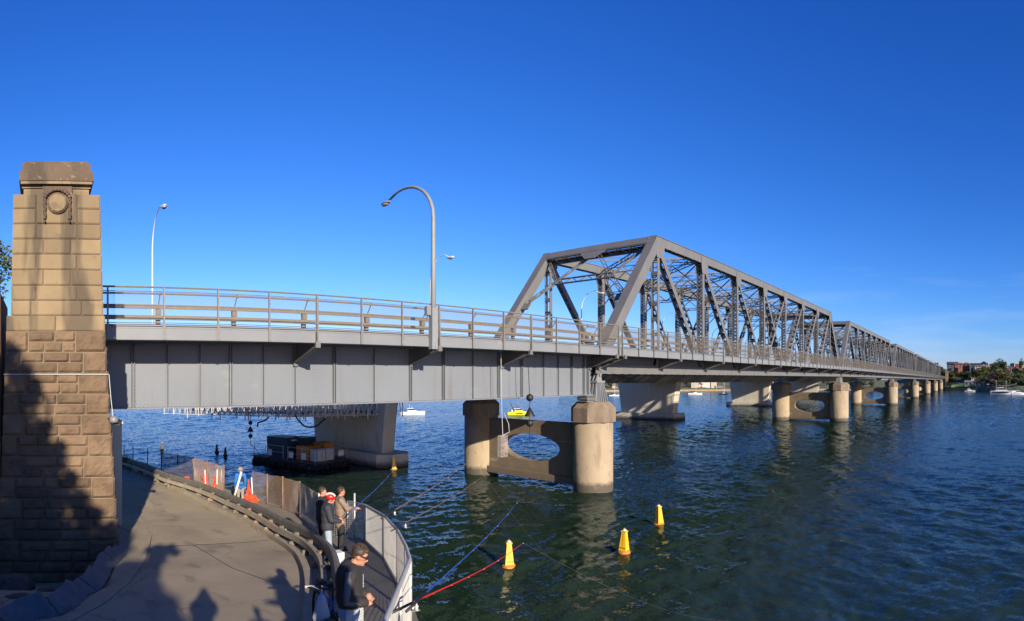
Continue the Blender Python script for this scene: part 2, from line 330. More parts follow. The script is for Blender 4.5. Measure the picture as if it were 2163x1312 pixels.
ad = t.nodes.new('ShaderNodeVectorMath'); ad.operation = 'ADD'; t.links.new(co.outputs['Normal'], ad.inputs[1]); t.links.new(acc.outputs[0], ad.inputs[0])
nm = t.nodes.new('ShaderNodeVectorMath'); nm.operation = 'NORMALIZE'; t.links.new(ad.outputs[0], nm.inputs[0]); t.links.new(nm.outputs[0], b.inputs['Normal'])
gl = t.nodes.new('ShaderNodeBsdfGlossy'); gl.inputs['Color'].default_value = (.47, .56, .68, 1); gl.inputs['Roughness'].default_value = .04
df9 = t.nodes.new('ShaderNodeBsdfDiffuse'); df9.inputs['Color'].default_value = (.012, .024, .013, 1)
fr = t.nodes.new('ShaderNodeFresnel'); fr.inputs['IOR'].default_value = 1.333; mx9 = t.nodes.new('ShaderNodeMixShader')
for q in (gl, fr): t.links.new(nm.outputs[0], q.inputs['Normal'])
t.links.new(fr.outputs[0], mx9.inputs[0]); t.links.new(df9.outputs[0], mx9.inputs[1]); t.links.new(gl.outputs[0], mx9.inputs[2])
t.links.new(mx9.outputs[0], t.nodes['Material Output'].inputs['Surface'])
M['water'] = m
import numpy as np
def axis(lo, hi, c0, c1, d0, gr):
    a = list(np.arange(c0, c1, d0)); p, d = c0, d0
    while p > lo: d *= gr; p -= d; a.insert(0, p)
    p, d = a[-1], d0
    while p < hi: d = min(d*gr, 3.0); p += d; a.append(p)
    return np.array(a)
AX = axis(-60, 720, 5, 46, .13, 1.012); AY = axis(-150, 620, -2, 48, .13, 1.012)
X, Y = np.meshgrid(AX, AY, indexing='ij'); Z = np.zeros_like(X); rg = np.random.RandomState(5)
NWV = 90
for i in range(NWV):
    lam = .45*(5/.45)**(rg.rand()**1.6); k = 2*pi/lam; th = -.9+rg.normal()*.75
    Z += (SLOPE*math.sqrt(2/NWV)/k)*np.sin(k*(X*cos(th)+Y*sin(th))+rg.rand()*6.283)
Z *= .8+.35*np.sin(X*.045+1)*np.sin(Y*.06+.03*X)+.25*np.sin(X*.21+.6*np.sin(Y*.13))*np.sin(Y*.17+2)
nx_, ny_ = X.shape; vv = np.stack([X, Y, Z], -1).reshape(-1, 3)
ii = (np.arange(nx_-1)[:, None]*ny_+np.arange(ny_-1)[None, :]).reshape(-1)
ff = np.stack([ii, ii+ny_, ii+ny_+1, ii+1], -1)
ext = np.array([(-6000,-6000,-.4),(6000,-6000,-.4),(6000,6000,-.4),(-6000,6000,-.4)], float); nv = len(vv)
vv = np.concatenate([vv, ext]); ff = np.concatenate([ff, [[nv, nv+1, nv+2, nv+3]]])
wm = bpy.data.meshes.new('water'); wm.vertices.add(len(vv)); wm.vertices.foreach_set('co', vv.ravel())
wm.loops.add(ff.size); wm.loops.foreach_set('vertex_index', ff.ravel()); wm.polygons.add(len(ff)); wm.polygons.foreach_set('loop_start', np.arange(0, ff.size, 4)); wm.polygons.foreach_set('use_smooth', np.ones(len(ff), bool))
wm.update(calc_edges=True); wm.materials.append(M['water']); wo = bpy.data.objects.new('water', wm); COL.objects.link(wo)
tag(wo, 'deep blue rippled harbour water around the bridge piers', None, None, 'structure')

# ---------------------------------------------------------------- ground: ramp road, path, kerb, sea wall
EDGE = [(1.2,-20),(1.9,2.9),(3.6,5.05),(4.45,6.05),(5.45,7.3),(6.1,8.35),(7.15,10.1),(8.52,12.7),(9.65,15.5),(9.5,17.5),(10.1,20),(10.65,22.2),(10.9,24.6),(10.8,26.6),(10.5,28.6),(10.0,31),(9.5,33.5),(8.6,37),(7.4,41.5),(6.4,44),(3,50),(0,60)]
KERB = [(1.5,3.0),(2.6,5.6),(4.26,8.99),(5.6,11.68),(6.57,14.01),(7.25,16.29),(7.85,19.73),(8.04,23.42),(7.81,28.57),(7.4,32.5),(7.06,35.79),(5.88,41.58),(4.4,47),(1,55)]
BEAM = [(.95,3.0),(2.0,4.9),(3.3,6.94),(4.35,8.5),(5.25,10.2),(6.45,12.73),(7.3,15.4),(7.75,18),(8.15,21),(8.35,24),(8.3,27),(7.9,30),(6.97,33.6),(6.6,37),(5.77,40.8),(4.3,46)]
def lerp_path(P, y):
    for (a, b), (c, d) in zip(P, P[1:]):
        if b <= y <= d: return a+(c-a)*(y-b)/(d-b)
    return P[-1][0] if y > P[-1][1] else P[0][0]
def smooth_path(P, n=6):
    out = []
    for i in range(len(P)-1):
        p0 = P[max(i-1,0)]; p1 = P[i]; p2 = P[i+1]; p3 = P[min(i+2,len(P)-1)]
        for k in range(n):
            u = k/n
            out.append(tuple(.5*((2*p1[j])+(-p0[j]+p2[j])*u+(2*p0[j]-5*p1[j]+4*p2[j]-p3[j])*u*u+(-p0[j]+3*p1[j]-3*p2[j]+p3[j])*u**3) for j in range(2)))
    out.append(P[-1]); return out
EDGE_S = smooth_path(EDGE[1:], 4); KERB_S = smooth_path(KERB, 5); BEAM_S = smooth_path(BEAM, 6)
ys = [2.4+.6*k for k in range(95)]
mb = MB(); vs = []; NX = 60
def sst(v): v = max(0, min(1, v)); return v*v*(3-2*v)
for y in ys:
    e = lerp_path(KERB_S, y) if y > 3.0 else lerp_path(KERB_S, 3.0)-(3.0-y)*.5
    for i in range(NX+1):
        x = -34+(e+34)*(i/NX)**.55
        vs.append((x, y, gz(y)-.95*sst((1.9-x)/.7)*sst((y-13.5)/2.0)))
mb.add(vs, [(j*(NX+1)+i, j*(NX+1)+i+1, (j+1)*(NX+1)+i+1, (j+1)*(NX+1)+i) for j in range(len(ys)-1) for i in range(NX)])
tag(mb.build('road', M['asphalt']), 'worn tan asphalt ramp curving down under the bridge', None, None, 'structure')
mb = MB(); vs = []
for y in ys:
    e = lerp_path(KERB_S, max(y, 3.0))+.16; q = lerp_path(EDGE_S, max(y, 2.6))
    vs += [(e, y, gz(y)+.10), (max(q, e+.1), y, gz(y)+.10), (max(q, e+.1), y, -2)]
mb.add(vs, [(j*3+i, j*3+i+1, (j+1)*3+i+1, (j+1)*3+i) for j in range(len(ys)-1) for i in range(2)])
tag(mb.build('path', M['path']), 'narrow concrete path along the sea wall beside the ramp', None, None, 'structure')
mb = MB()
P = [p for p in KERB_S if p[1] > 2.6]
acc = 0
for a, b2 in zip(P, P[1:]):
    mb.bar((a[0]+.08, a[1], gz(a[1])+.06), (b2[0]+.08, b2[1], gz(b2[1])+.06), .17, .2)
tag(mb.build('kerb', M['kerb']), 'long pale sandstone kerb edging the ramp', 'kerb', None, 'structure')
mb = MB(); jp = [solve(px, py) for px, py in ((330,1156),(420,1151),(510,1147),(590,1139))]
for a, b2 in zip(jp, jp[1:]): mb.bar(a+Vector((0,0,.004)), b2+Vector((0,0,.004)), .035, .006)
jp = [solve(px, py) for px, py in ((410,1152),(440,1170),(490,1200),(560,1225))]
for a, b2 in zip(jp, jp[1:]): mb.bar(a+Vector((0,0,.003)), b2+Vector((0,0,.003)), .02, .005)
tag(mb.build('road_joint', M['rubber']), 'thin dark tar joint running across the ramp', None, None, 'structure')
# verge and gutter on the tower side
FAB_PX = [(272,1128),(268,1170),(240,1200),(218,1238),(185,1262),(140,1296),(75,1312),(20,1335),(-40,1360)]
FB = [solve(px, py) for px, py in FAB_PX]
mb = MB()
gut = [solve(px, py) for px, py in [(300,1090),(318,1130),(305,1180),(270,1230),(215,1275),(150,1310),(60,1350),(-40,1380)]]
for a, b2 in zip(gut, gut[1:]): mb.bar(a+Vector((0,0,.012)), b2+Vector((0,0,.012)), .12, .035)
mb.build('gutter', M['kerb'])['kind'] = 'structure'
# camera-side terrace (below the frame)
mb = MB(); mb.box((-9,-6,H-3.2),(2.3,.2,H-1.62)); tag(mb.build('terrace', M['path']), 'concrete lookout terrace under the photographer', None, None, 'structure')

# guard rail with two rails and posts
gr = empty('guard_rail', 'long dark double guard rail curving along the ramp above the kerb', 'guard rail')
mb = MB()
def sweep(mb, P, prof, zoff):
    vs = []; n = len(prof)
    for i, p in enumerate(P):
        a = P[max(i-1,0)]; c = P[min(i+1,len(P)-1)]; d = Vector((c[0]-a[0], c[1]-a[1], 0)).normalized(); nrm = Vector((d.y, -d.x, 0))
        for u, v in prof: vs.append(Vector((p[0], p[1], gz(p[1])+zoff+v))+nrm*u)
    mb.add(vs, [(i*n+k, i*n+(k+1)%n, (i+1)*n+(k+1)%n, (i+1)*n+k) for i in range(len(P)-1) for k in range(n)]+[tuple(range(n)), tuple((len(P)-1)*n+k for k in range(n))])
wprof = [(.30,-.15),(.38,-.10),(.33,-.04),(.33,.03),(.38,.10),(.30,.17),(.24,.17),(.20,.1),(.20,-.1),(.24,-.15)]
sweep(mb, BEAM_S, wprof, .55); mb.build('top_rail', M['wood'], gr)
mb = MB(); sweep(mb, BEAM_S, [(-.02,-.09),(.1,-.09),(.1,.09),(-.02,.09)], .36); mb.build('lower_rail', M['kerb'], gr)
d = 0; last = BEAM_S[0]; 
for p in BEAM_S[1:]:
    d += hypot(p[0]-last[0], p[1]-last[1]); last = p
    if d > 1.5:
        d = 0; z = gz(p[1])
        mb = MB(); mb.box((p[0]+.05,p[1]-.06,z-.1),(p[0]+.2,p[1]+.06,z+.5)); mb.box((p[0]-.12,p[1]-.03,z+.1),(p[0]+.04,p[1]+.03,z+.24))
        mb.build('post', M['rust'] if R.random() < .5 else M['wood'], gr)
        if p[1] < 27:
            mb = MB(); q = lerp_path(KERB_S, p[1]); mb.box((p[0]+.42,p[1]-.14,z+.1),(p[0]+.72,p[1]+.14,z+.42)); mb.build('anchor_block', M['white'] , gr)

# ---------------------------------------------------------------- the fences
def mesh_panel(mb, a, b2, h0, h1, dv, dh, r, wob=0, zt=None):
    a = Vector(a); b2 = Vector(b2); n = max(2, int((b2-a).length/dv)); k = int((h1-h0)/dh)
    dd = (b2-a).normalized(); nn = Vector((dd.y, -dd.x, 0))
    def pt(u, hgt):
        q = a.lerp(b2, u); q = Vector((q.x, q.y, q.z+hgt))
        if wob: q += nn*wob*noise.noise(Vector((q.x*1.3, q.y*1.3, q.z*1.5)))+Vector((0,0,wob*.6*noise.noise(Vector((q.x, q.z*2, q.y*1.7+9)))))
        return q
    seg = 1 if not wob else 6
    for i in range(n+1):
        for j in range(seg): mb.bar(pt(i/n, h0+(h1-h0)*j/seg), pt(i/n, h0+(h1-h0)*(j+1)/seg), r*2, r*2)
    for j in range(k+1):
        for i in range(seg): mb.bar(pt(i/seg, h0+(h1-h0)*j/k), pt((i+1)/seg, h0+(h1-h0)*j/k), r*2, r*2)
PIPE = [(9.99,17.5),(9.53,15.59),(8.39,12.81),(7.02,10.2),(5.97,8.42),(5.3,7.37),(4.29,6.18),(3.42,5.15),(2.2,3.7)]
pf = empty('mesh_fence', 'white wire mesh fence with a fat pipe handrail where the anglers stand', 'fence')
P3 = [Vector((x, y, gz(y)+.1)) for x, y in PIPE]
for a, b2 in zip(P3, P3[1:]):
    mb = MB(); mesh_panel(mb, a, b2, .04, 1.08, .05, .05, .0026); mb.build('mesh_panel', M['galv'], pf, recalc=False)
mb = MB(); mb.tube([p+Vector((0,0,1.12)) for p in P3], .032, 10); mb.build('handrail', M['galv'], pf, True)
mb = MB(); mb.tube([p+Vector((0,0,.04)) for p in P3], .02, 6); mb.build('bottom_rail', M['galv'], pf)
for p in P3:
    mb = MB(); mb.tube([p-Vector((0,0,.15)), p+Vector((0,0,1.1))], .034, 8); mb.build('post', M['galv'] , pf, True)
far = [(672,1045),(633,1020),(588,1010),(562,1003),(535,998)]
FPX = [Vector((9.55,16.3,0)), Vector((9.0,17.7,0)), Vector((10.37,22.2,0)), Vector((10.65,24.6,0)), Vector((10.5,26.1,0)), Vector((10.3,27.7,0))]
for p in FPX: p.z = gz(p.y)+.1
rf = empty('rusty_fence', 'rusty sagging wire fence with one pale end panel past the anglers', 'fence')
for i, (a, b2) in enumerate(zip(FPX, FPX[1:])):
    mb = MB(); mesh_panel(mb, a, b2, .04, 1.42 if i else 1.2, .075, .065, .0032 if i else .0025, .04 if i > 1 else .02)
    mb.build('mesh_panel', M['galv'] if i < 2 and i == 0 else (M['rustwire2'] if i == 1 else M['rustwire']), rf, recalc=False)
for i, p in enumerate(FPX[:-1]):
    mb = MB(); mb.tube([p-Vector((0,0,.1)), p+Vector((0,0,1.46))], .03 if i == 0 else .045, 8); mb.build('post', (M['galv'] if i == 0 else M['white']) if i < 2 else M['rust'], rf, True)
df = empty('temporary_fence', 'loose sagging netting fence on steel posts beyond the man in the straw hat', 'fence')
DF = [solve(px, py, 1.5) for px, py in ((473,988),(438,980),(408,971),(375,965),(341,960),(312,952),(281,947),(262,945),(244,942))]
for p in DF: p.z = gz(p.y)+.1
for i, (a, b2) in enumerate(zip(DF, DF[1:])):
    mb = MB(); mesh_panel(mb, a, b2, .02, 1.5 if i < 4 else (.55 if i < 6 else .9), .06, .07, .006, .12 if i < 4 else .3); mb.build('net_panel', M['rustwire'] if i < 2 else M['shadewire'], df, recalc=False)  # panels inside the bridge shadow get its shade as a dark wire colour
for i, p in enumerate(DF):
    mb = MB(); mb.tube([p-Vector((0,0,.1)), p+Vector((0,0,1.55))], .035, 6); mb.build('post', M['rust'] if i < 2 else M['shadewire'], df, True)  # posts there carry the same painted shade
def netting(pts, hs, label):
    mb = MB(); n = len(pts)
    rows = 9
    grid = []
    for j in range(rows+1):
        for i, (p, h) in enumerate(zip(pts, hs)):
            q = Vector((p.x, p.y, p.z+h*j/rows)); q += Vector((R.uniform(-.05,.05), R.uniform(-.06,.06), R.uniform(-.03,.03))); grid.append(q)
    for j in range(rows+1):
        for i in range(n):
            if i < n-1: mb.bar(grid[j*n+i], grid[j*n+i+1], .035, .035)
            if j < rows: mb.bar(grid[j*n+i], grid[(j+1)*n+i], .03, .03)
    return tag(mb.build('barrier_net', M['orange_net'], None, recalc=False), label, 'netting')
def along(a, b2, n): return [a.lerp(b2, i/n) for i in range(n+1)]
o1 = [solve(px, 1068) for px in range(0)] 
def fp(px, y0):    # a point beside the fence seen at px near plan depth y
    r = y0/sin((V-px)/F); q = Vector((r*cos((V-px)/F), y0, 0)); q.z = gz(y0)+.1; return q
netting([fp(px, 30.1) for px in range(430, 474, 4)], [1.25,.95,.45,.3,.25,.55,.8,.9,1.0,1.0,.95], 'crumpled orange barrier netting left of the straw hat man')
netting([fp(px, 26.9) for px in range(518, 548, 3)], [.35,.5,1.1,.85,.4,.3,.2,.35,.15,.1], 'orange barrier netting bundled right of the straw hat man')
netting([fp(px, 33.3) for px in range(388, 402, 4)], [.3,.4,.4,.35], 'small scrap of orange netting at the shadow edge')
for k, (px, y0) in enumerate([(434,29.9),(458,29.9),(466,29.9),(472,29.9),(533,26.7)]):
    a = fp(px, y0); mb = MB(); mb.bar(a+Vector((0,0,.45)), a+Vector((R.uniform(-.1,.1),0,1.25)), .05, .05); tag(mb.build('white_stake', M['white']), 'short white stake poking out of the orange netting', 'stake', 'stakes in the orange netting')

# ---------------------------------------------------------------- sandstone pylon
TY = 19.0; K = TY/F
def tx(px, y=TY): return y/math.tan((V-px)/F)
def tz(py, y=TY): return H+(Y0-py)/F*y
pyl = empty('stone_pylon', 'tall sandstone entrance pylon with a round carved medallion at the near end of the bridge', 'pylon', (tx(120), TY+1.5, gz(TY)))
def loc(o): o.location = -pyl.location; return o
def block(mb, x0, x1, z0, z1, y0, depth, rock=0, nx=8, nz=4, bev=.012):
    vs = []; ins = .035 if rock else .03
    for j in range(nz+1):
        for i in range(nx+1):
            u, v = i/nx, j/nz; x = x0+(x1-x0)*u; z = z0+(z1-z0)*v; y = y0
            edge = min(u*(x1-x0), (1-u)*(x1-x0), v*(z1-z0), (1-v)*(z1-z0))
            if rock:
                t2 = min(1, edge/.07); y -= t2*(.045+rock*(.5+noise.fractal(Vector((x*2.3, z*3.1, y0)), .8, 2, 4)*.7+.35*noise.noise(Vector((x*9,z*9,1)))))
            elif edge > 1e-6: y -= ins
            vs.append((x, y, z))
    if not rock:                       # chamfered dressed block
        c = ins*1.5
        vs = []; us = [0, c/(x1-x0)]+[.25,.5,.75]+[1-c/(x1-x0), 1]; ws = [0, c/(z1-z0), .5, 1-c/(z1-z0), 1]
        nx, nz = len(us)-1, len(ws)-1
        for v in ws:
            for u in us: vs.append((x0+(x1-x0)*u, y0-(0 if u in (0,1) or v in (0,1) else ins), z0+(z1-z0)*v))
    n = len(vs)
    fs = [(j*(nx+1)+i, j*(nx+1)+i+1, (j+1)*(nx+1)+i+1, (j+1)*(nx+1)+i) for j in range(nz) for i in range(nx)]
    mb.add(vs, fs)
def course(mb, z0, z1, xs, yoff=0, **kw):
    for a, b2 in zip(xs, xs[1:]): gp = .013 if kw.get('rock') else .006; block(mb, a+gp, b2-gp, z0+gp, z1-gp, TY+yoff, .4, **kw)
zs = [tz(p) for p in (667, 635, 603, 570, 537, 505, 473, 441, 410)]
patA = [28,75,165,212]; patB = [24,90,150,213]
mb = MB()
z_sh0, z_sh1 = tz(700), tz(410)
def edges(z):     # battered edges of the shaft by height
    t2 = (z-z_sh0)/(z_sh1-z_sh0); return tx(22)+(tx(28)-tx(22))*t2, tx(220)+(tx(212)-tx(220))*t2
for i, (a, b2) in enumerate(zip(zs, zs[1:])):
    e0, e1 = edges((a+b2)/2)
    inner = [tx(77), tx(163)] if i % 2 else [tx(92), tx(150)]
    if i == 0: inner = [tx(66), tx(173)]
    if i >= 6: inner = [tx(77), tx(163)]
    xs = [e0]+inner+[e1]
    if i >= 6:
        course(mb, a, b2, xs[:2]); course(mb, a, b2, xs[2:])
    else: course(mb, a, b2, xs)
e0, e1 = tx(14), tx(222); course(mb, tz(700), tz(667), [e0, tx(118), e1], -.03)
e0, e1 = edges(tz(441)); 
mb.box((tx(26)+.03, TY+.02, tz(667)), (tx(214)-.03, TY+3.0, tz(410)))
mb.box((tx(14), TY+.0, tz(700)), (tx(222), TY+3.0, tz(667)-.003))
block(mb, tx(77)+.006, tx(163)-.006, tz(473)+.006, tz(410)+.01, TY-.03, .3)
# right-hand side faces of the shaft as courses
loc(mb.build('shaft', M['ashlar'], pyl))
mb = MB()
mb.box((tx(41), TY-.22, tz(386)), (tx(197), TY+3.2, tz(367)))
mb.box((tx(47), TY-.12, tz(367)+.003), (tx(191), TY+3.1, tz(348)))
mb.box((tx(52), TY-.05, tz(348)+.003), (tx(186), TY+3.0, tz(342)))
loc(mb.build('capstone', M['cap_stone'], pyl))
mb = MB(); mb.box((tx(44), TY-.19, tz(392)), (tx(194), TY+3.15, tz(386)-.003))
pr = [(0, tz(410)), (-.0, tz(404)), (-.05, tz(398)), (-.14, tz(392))]
for (a, za), (c, zb) in zip(pr, pr[1:]): mb.box((tx(50)+a, TY+.02+a, za), (tx(188)-a, TY+2.9-a, zb-.002))
loc(mb.build('cornice', M['ashlar'], pyl))
mb = MB()    # carved frame behind the medallion
mb.box((tx(90), TY-.07, tz(413)), (tx(152), TY-.045, tz(393)))
mx, mz = tx(121), tz(431)
loc(mb.build('carved_panel', M['cap_stone'], pyl))
def disc(mb, r, y0, y1, n=32):
    mb.prism([(mx+r*cos(2*pi*k/n), mz+r*sin(2*pi*k/n)) for k in range(n)], 'y', y0, y1)
mb = MB(); disc(mb, .335, TY-.13, TY-.04); disc(mb, .30, TY-.165, TY-.131); md = mb.build('medallion_rim', M['cap_stone'], pyl); loc(md)
mb = MB(); disc(mb, .27, TY-.185, TY-.166); loc(mb.build('medallion', M['ashlar'], pyl))
mb = MB()
for sgn in (-1, 1):
    for k in range(5):
        a = pi/2+sgn*(.12+k*.24); mb.ell((mx+.44*cos(a), TY-.12, mz+.43*sin(a)), (.075,.07,.06), 8)
    for k in range(6):
        mb.ell((mx+sgn*.40, TY-.1, mz+.12-k*.115), (.055,.06,.075), 8)
        mb.ell((mx+sgn*.40+.035*(-1)**k, TY-.11, mz+.07-k*.115), (.03,.05,.03), 6)
    mb.ell((mx+sgn*.40, TY-.1, mz-.58), (.035,.05,.05), 8)
loc(mb.build('garland', M['cap_stone'], pyl, True))
# rock faced base
def bedge(z, side):
    t2 = (tz(700)-z)/(tz(700)-tz(1150))
    return (tx(13)+(tx(-4)-tx(13))*t2) if side < 0 else (tx(222)+(tx(250)-tx(222))*t2)
mb = MB(); z = tz(700); j = 0; rr = random.Random(5); hC = 44*K
while z > gz(TY)-1.2:
    zn = z-hC; zm = (z+zn)/2; l, r = bedge(zm, -1), bedge(zm, 1)
    ql, qr = (.50, .78) if j % 2 else (.72, .98)
    yo = TY-.03-(tz(700)-zm)*.02
    course(mb, zn, z, [l, l+ql], yo-TY, rock=.05, nx=10, nz=8)
    course(mb, zn, z, [r-qr, r], yo-TY, rock=.06, nx=12, nz=8)
    for s2 in range(2):
        za = zn+(z-zn)*s2/2; zb = zn+(z-zn)*(s2+1)/2
        n = 2 if (j+s2) % 2 else 3; a0, a1 = l+ql, r-qr
        cs = sorted(rr.uniform(.8,1.2)*(q+1) for q in range(n-1)); xs = [a0]+[a0+(a1-a0)*c/n for c in cs]+[a1]
        course(mb, za, zb, xs, yo-TY, rock=.05, nx=10, nz=5)
    z = zn; j += 1
loc(mb.build('rusticated_base', M['rustic'], pyl))
mb = MB(); zb = gz(TY)-1.5; z1 = tz(700)
vs = [(tx(-4)+.01, TY-.14, zb),(tx(250)-.01, TY-.14, zb),(tx(250)-.01, TY+3.4, zb),(tx(-4)+.01, TY+3.4, zb),
      (tx(13)+.01, TY-.012, z1),(tx(222)-.01, TY-.012, z1),(tx(222)-.01, TY+3.1, z1),(tx(13)+.01, TY+3.1, z1)]
mb.add(vs, [(0,3,2,1),(4,5,6,7),(0,1,5,4),(1,2,6,5),(2,3,7,6),(3,0,4,7)])
# rough right-hand quoins sticking out
for q in range(17):
    zq = tz(712+q*26); x = bedge(zq, 1); mb.ell((x-.02, TY+.3, zq), (.09, .28, .16), 8)
loc(mb.build('mortar_core', M['mortar'], pyl))
mb = MB(); zz = tz(791)
mb.tube([(tx(8), TY-.17, zz), (tx(228), TY-.17, zz)], .010, 6); xq = [tx(229), tx(231), tx(237), tx(240)]
mb.tube([(tx(229), TY-.17, zz), (tx(233), TY-.16, tz(840)), (tx(237), TY-.2, tz(880))], .010, 6)
loc(mb.build('conduit', M['white'], pyl))
fl = empty('floodlight', 'round grey floodlight fixed to the right edge of the stone pylon', 'floodlight', (tx(238), TY-.35, tz(885)))
mb = MB(); mb.lathe((0,0,0), [(.02,.11),(.09,.10),(.145,.04),(.15,-.05),(.13,-.1)], 16); mb.build('housing', M['steel_light'], fl, True)
mb = MB(); mb.tube([(-.2,.1,.02),(0,.05,.02)], .02, 6); mb.box((.02,.05,-.2),(.2,.3,-.13)); mb.build('bracket', M['black'], fl)
# grey abutment pier beyond it, with its plant
ab = MB(); ab.box((2.4, 21.7, gz(20)-.3), (2.99, 24.5, H-1.6)); ab.box((2.3,21.6,H-1.599),(3.03,24.5,H-1.5))
tag(ab.build('abutment_wall', M['new_conc']), 'narrow grey concrete abutment wall behind the pylon edge', 'wall')
ab = MB(); 
ab.box((-14, 19.6, gz(20)-.3), (-1.35, 24, tz(603, 19.8)-.25)); ab.box((-14.1,19.5,tz(603,19.8)-.247),(-1.38,20.2,tz(603,19.8)))
tag(ab.build('approach_wall', M['rustic']), 'shaded brown stone approach wall left of the pylon', 'wall')
ab = MB(); 
for k in range(9):
    ab.ell((-1.3-R.random()*.9-k*.12, 17.2-k*.35, gz(16)+R.uniform(.1,1.3)), (.6,.6,.55), 10)
rk = ab.build('boulder', M['rock'], None, True); tag(rk, 'heap of shaded grey rock at the lower left of the pylon', 'rock')
rr9 = random.Random(8)
for k, (px, py, r9) in enumerate(((30,1262,.5),(70,1250,.38),(105,1244,.45),(150,1232,.3),(185,1222,.25),(20,1225,.6),(60,1285,.3),(120,1268,.22))):
    c = solve(px, py); mb = MB(); mb.ell((0,0,r9*.1-.3), (r9*1.2, r9*.8, r9*.6), 26, Matrix.Rotation(rr9.uniform(0,3), 3, 'Z'))
    mb.v = [tuple(Vector(v)*(1+.5*noise.noise(Vector(v)*2.6/r9*.5+Vector((k*7,0,0)))+.2*noise.noise(Vector(v)*9/r9*.5))) for v in mb.v]
    o = mb.build('boulder', M['rock'], None, False); o.location = c; tag(o, ['large shaded rock nearest the lower left corner','mid sized shaded rock at the pylon foot','flat shaded rock under the pylon wall','small rock near the middle of the pylon foot','small rock at the right end of the pylon foot','tall shaded rock against the approach wall','small rock beside the fabric strip','smallest rock between the pylon and the fabric'][k], 'rock', 'rocks at the foot of the pylon')
# silt fabric strip
fb = empty('silt_fabric', 'crumpled grey blue fabric strip lying round the foot of the pylon', 'fabric')
P = smooth_path([(p.x, p.y) for p in FB], 8); mb = MB(); vs = []; NR = 7
for i, p in enumerate(P):
    a = P[max(i-1,0)]; c = P[min(i+1,len(P)-1)]; dd = Vector((c[0]-a[0], c[1]-a[1], 0)).normalized(); nn = Vector((dd.y, -dd.x, 0))
    if nn.y > 0: nn = -nn
    ph = (i % 11)/11
    for k in range(NR):
        u = k/(NR-1); hh = (.24+.20*(1-ph)+.06*noise.noise(Vector((p[0]*2.5, p[1]*2.5, 0))))*u
        vs.append(Vector((p[0], p[1], gz(p[1])+.01+hh*.85))-nn*(.42*u**1.3)+Vector((.05*noise.noise(Vector((i*.6,k*1.1,0))), .05*noise.noise(Vector((i*.6,k*1.1,5))), .06*noise.noise(Vector((i*.45,k*.9,9))))))
n = len(P); mb.add(vs, [(i*NR+k, i*NR+k+1, (i+1)*NR+k+1, (i+1)*NR+k) for i in range(n-1) for k in range(NR-1)])
mb.build('sheet', M['fabric'], fb, True)
mb = MB()
for i in range(0, len(vs)-NR, NR*14):
    mb.tube([vs[i+q]+Vector((0,0,.012)) for q in range(NR)], .006, 5)
mb.build('seam', M['dark_cloth'], fb)

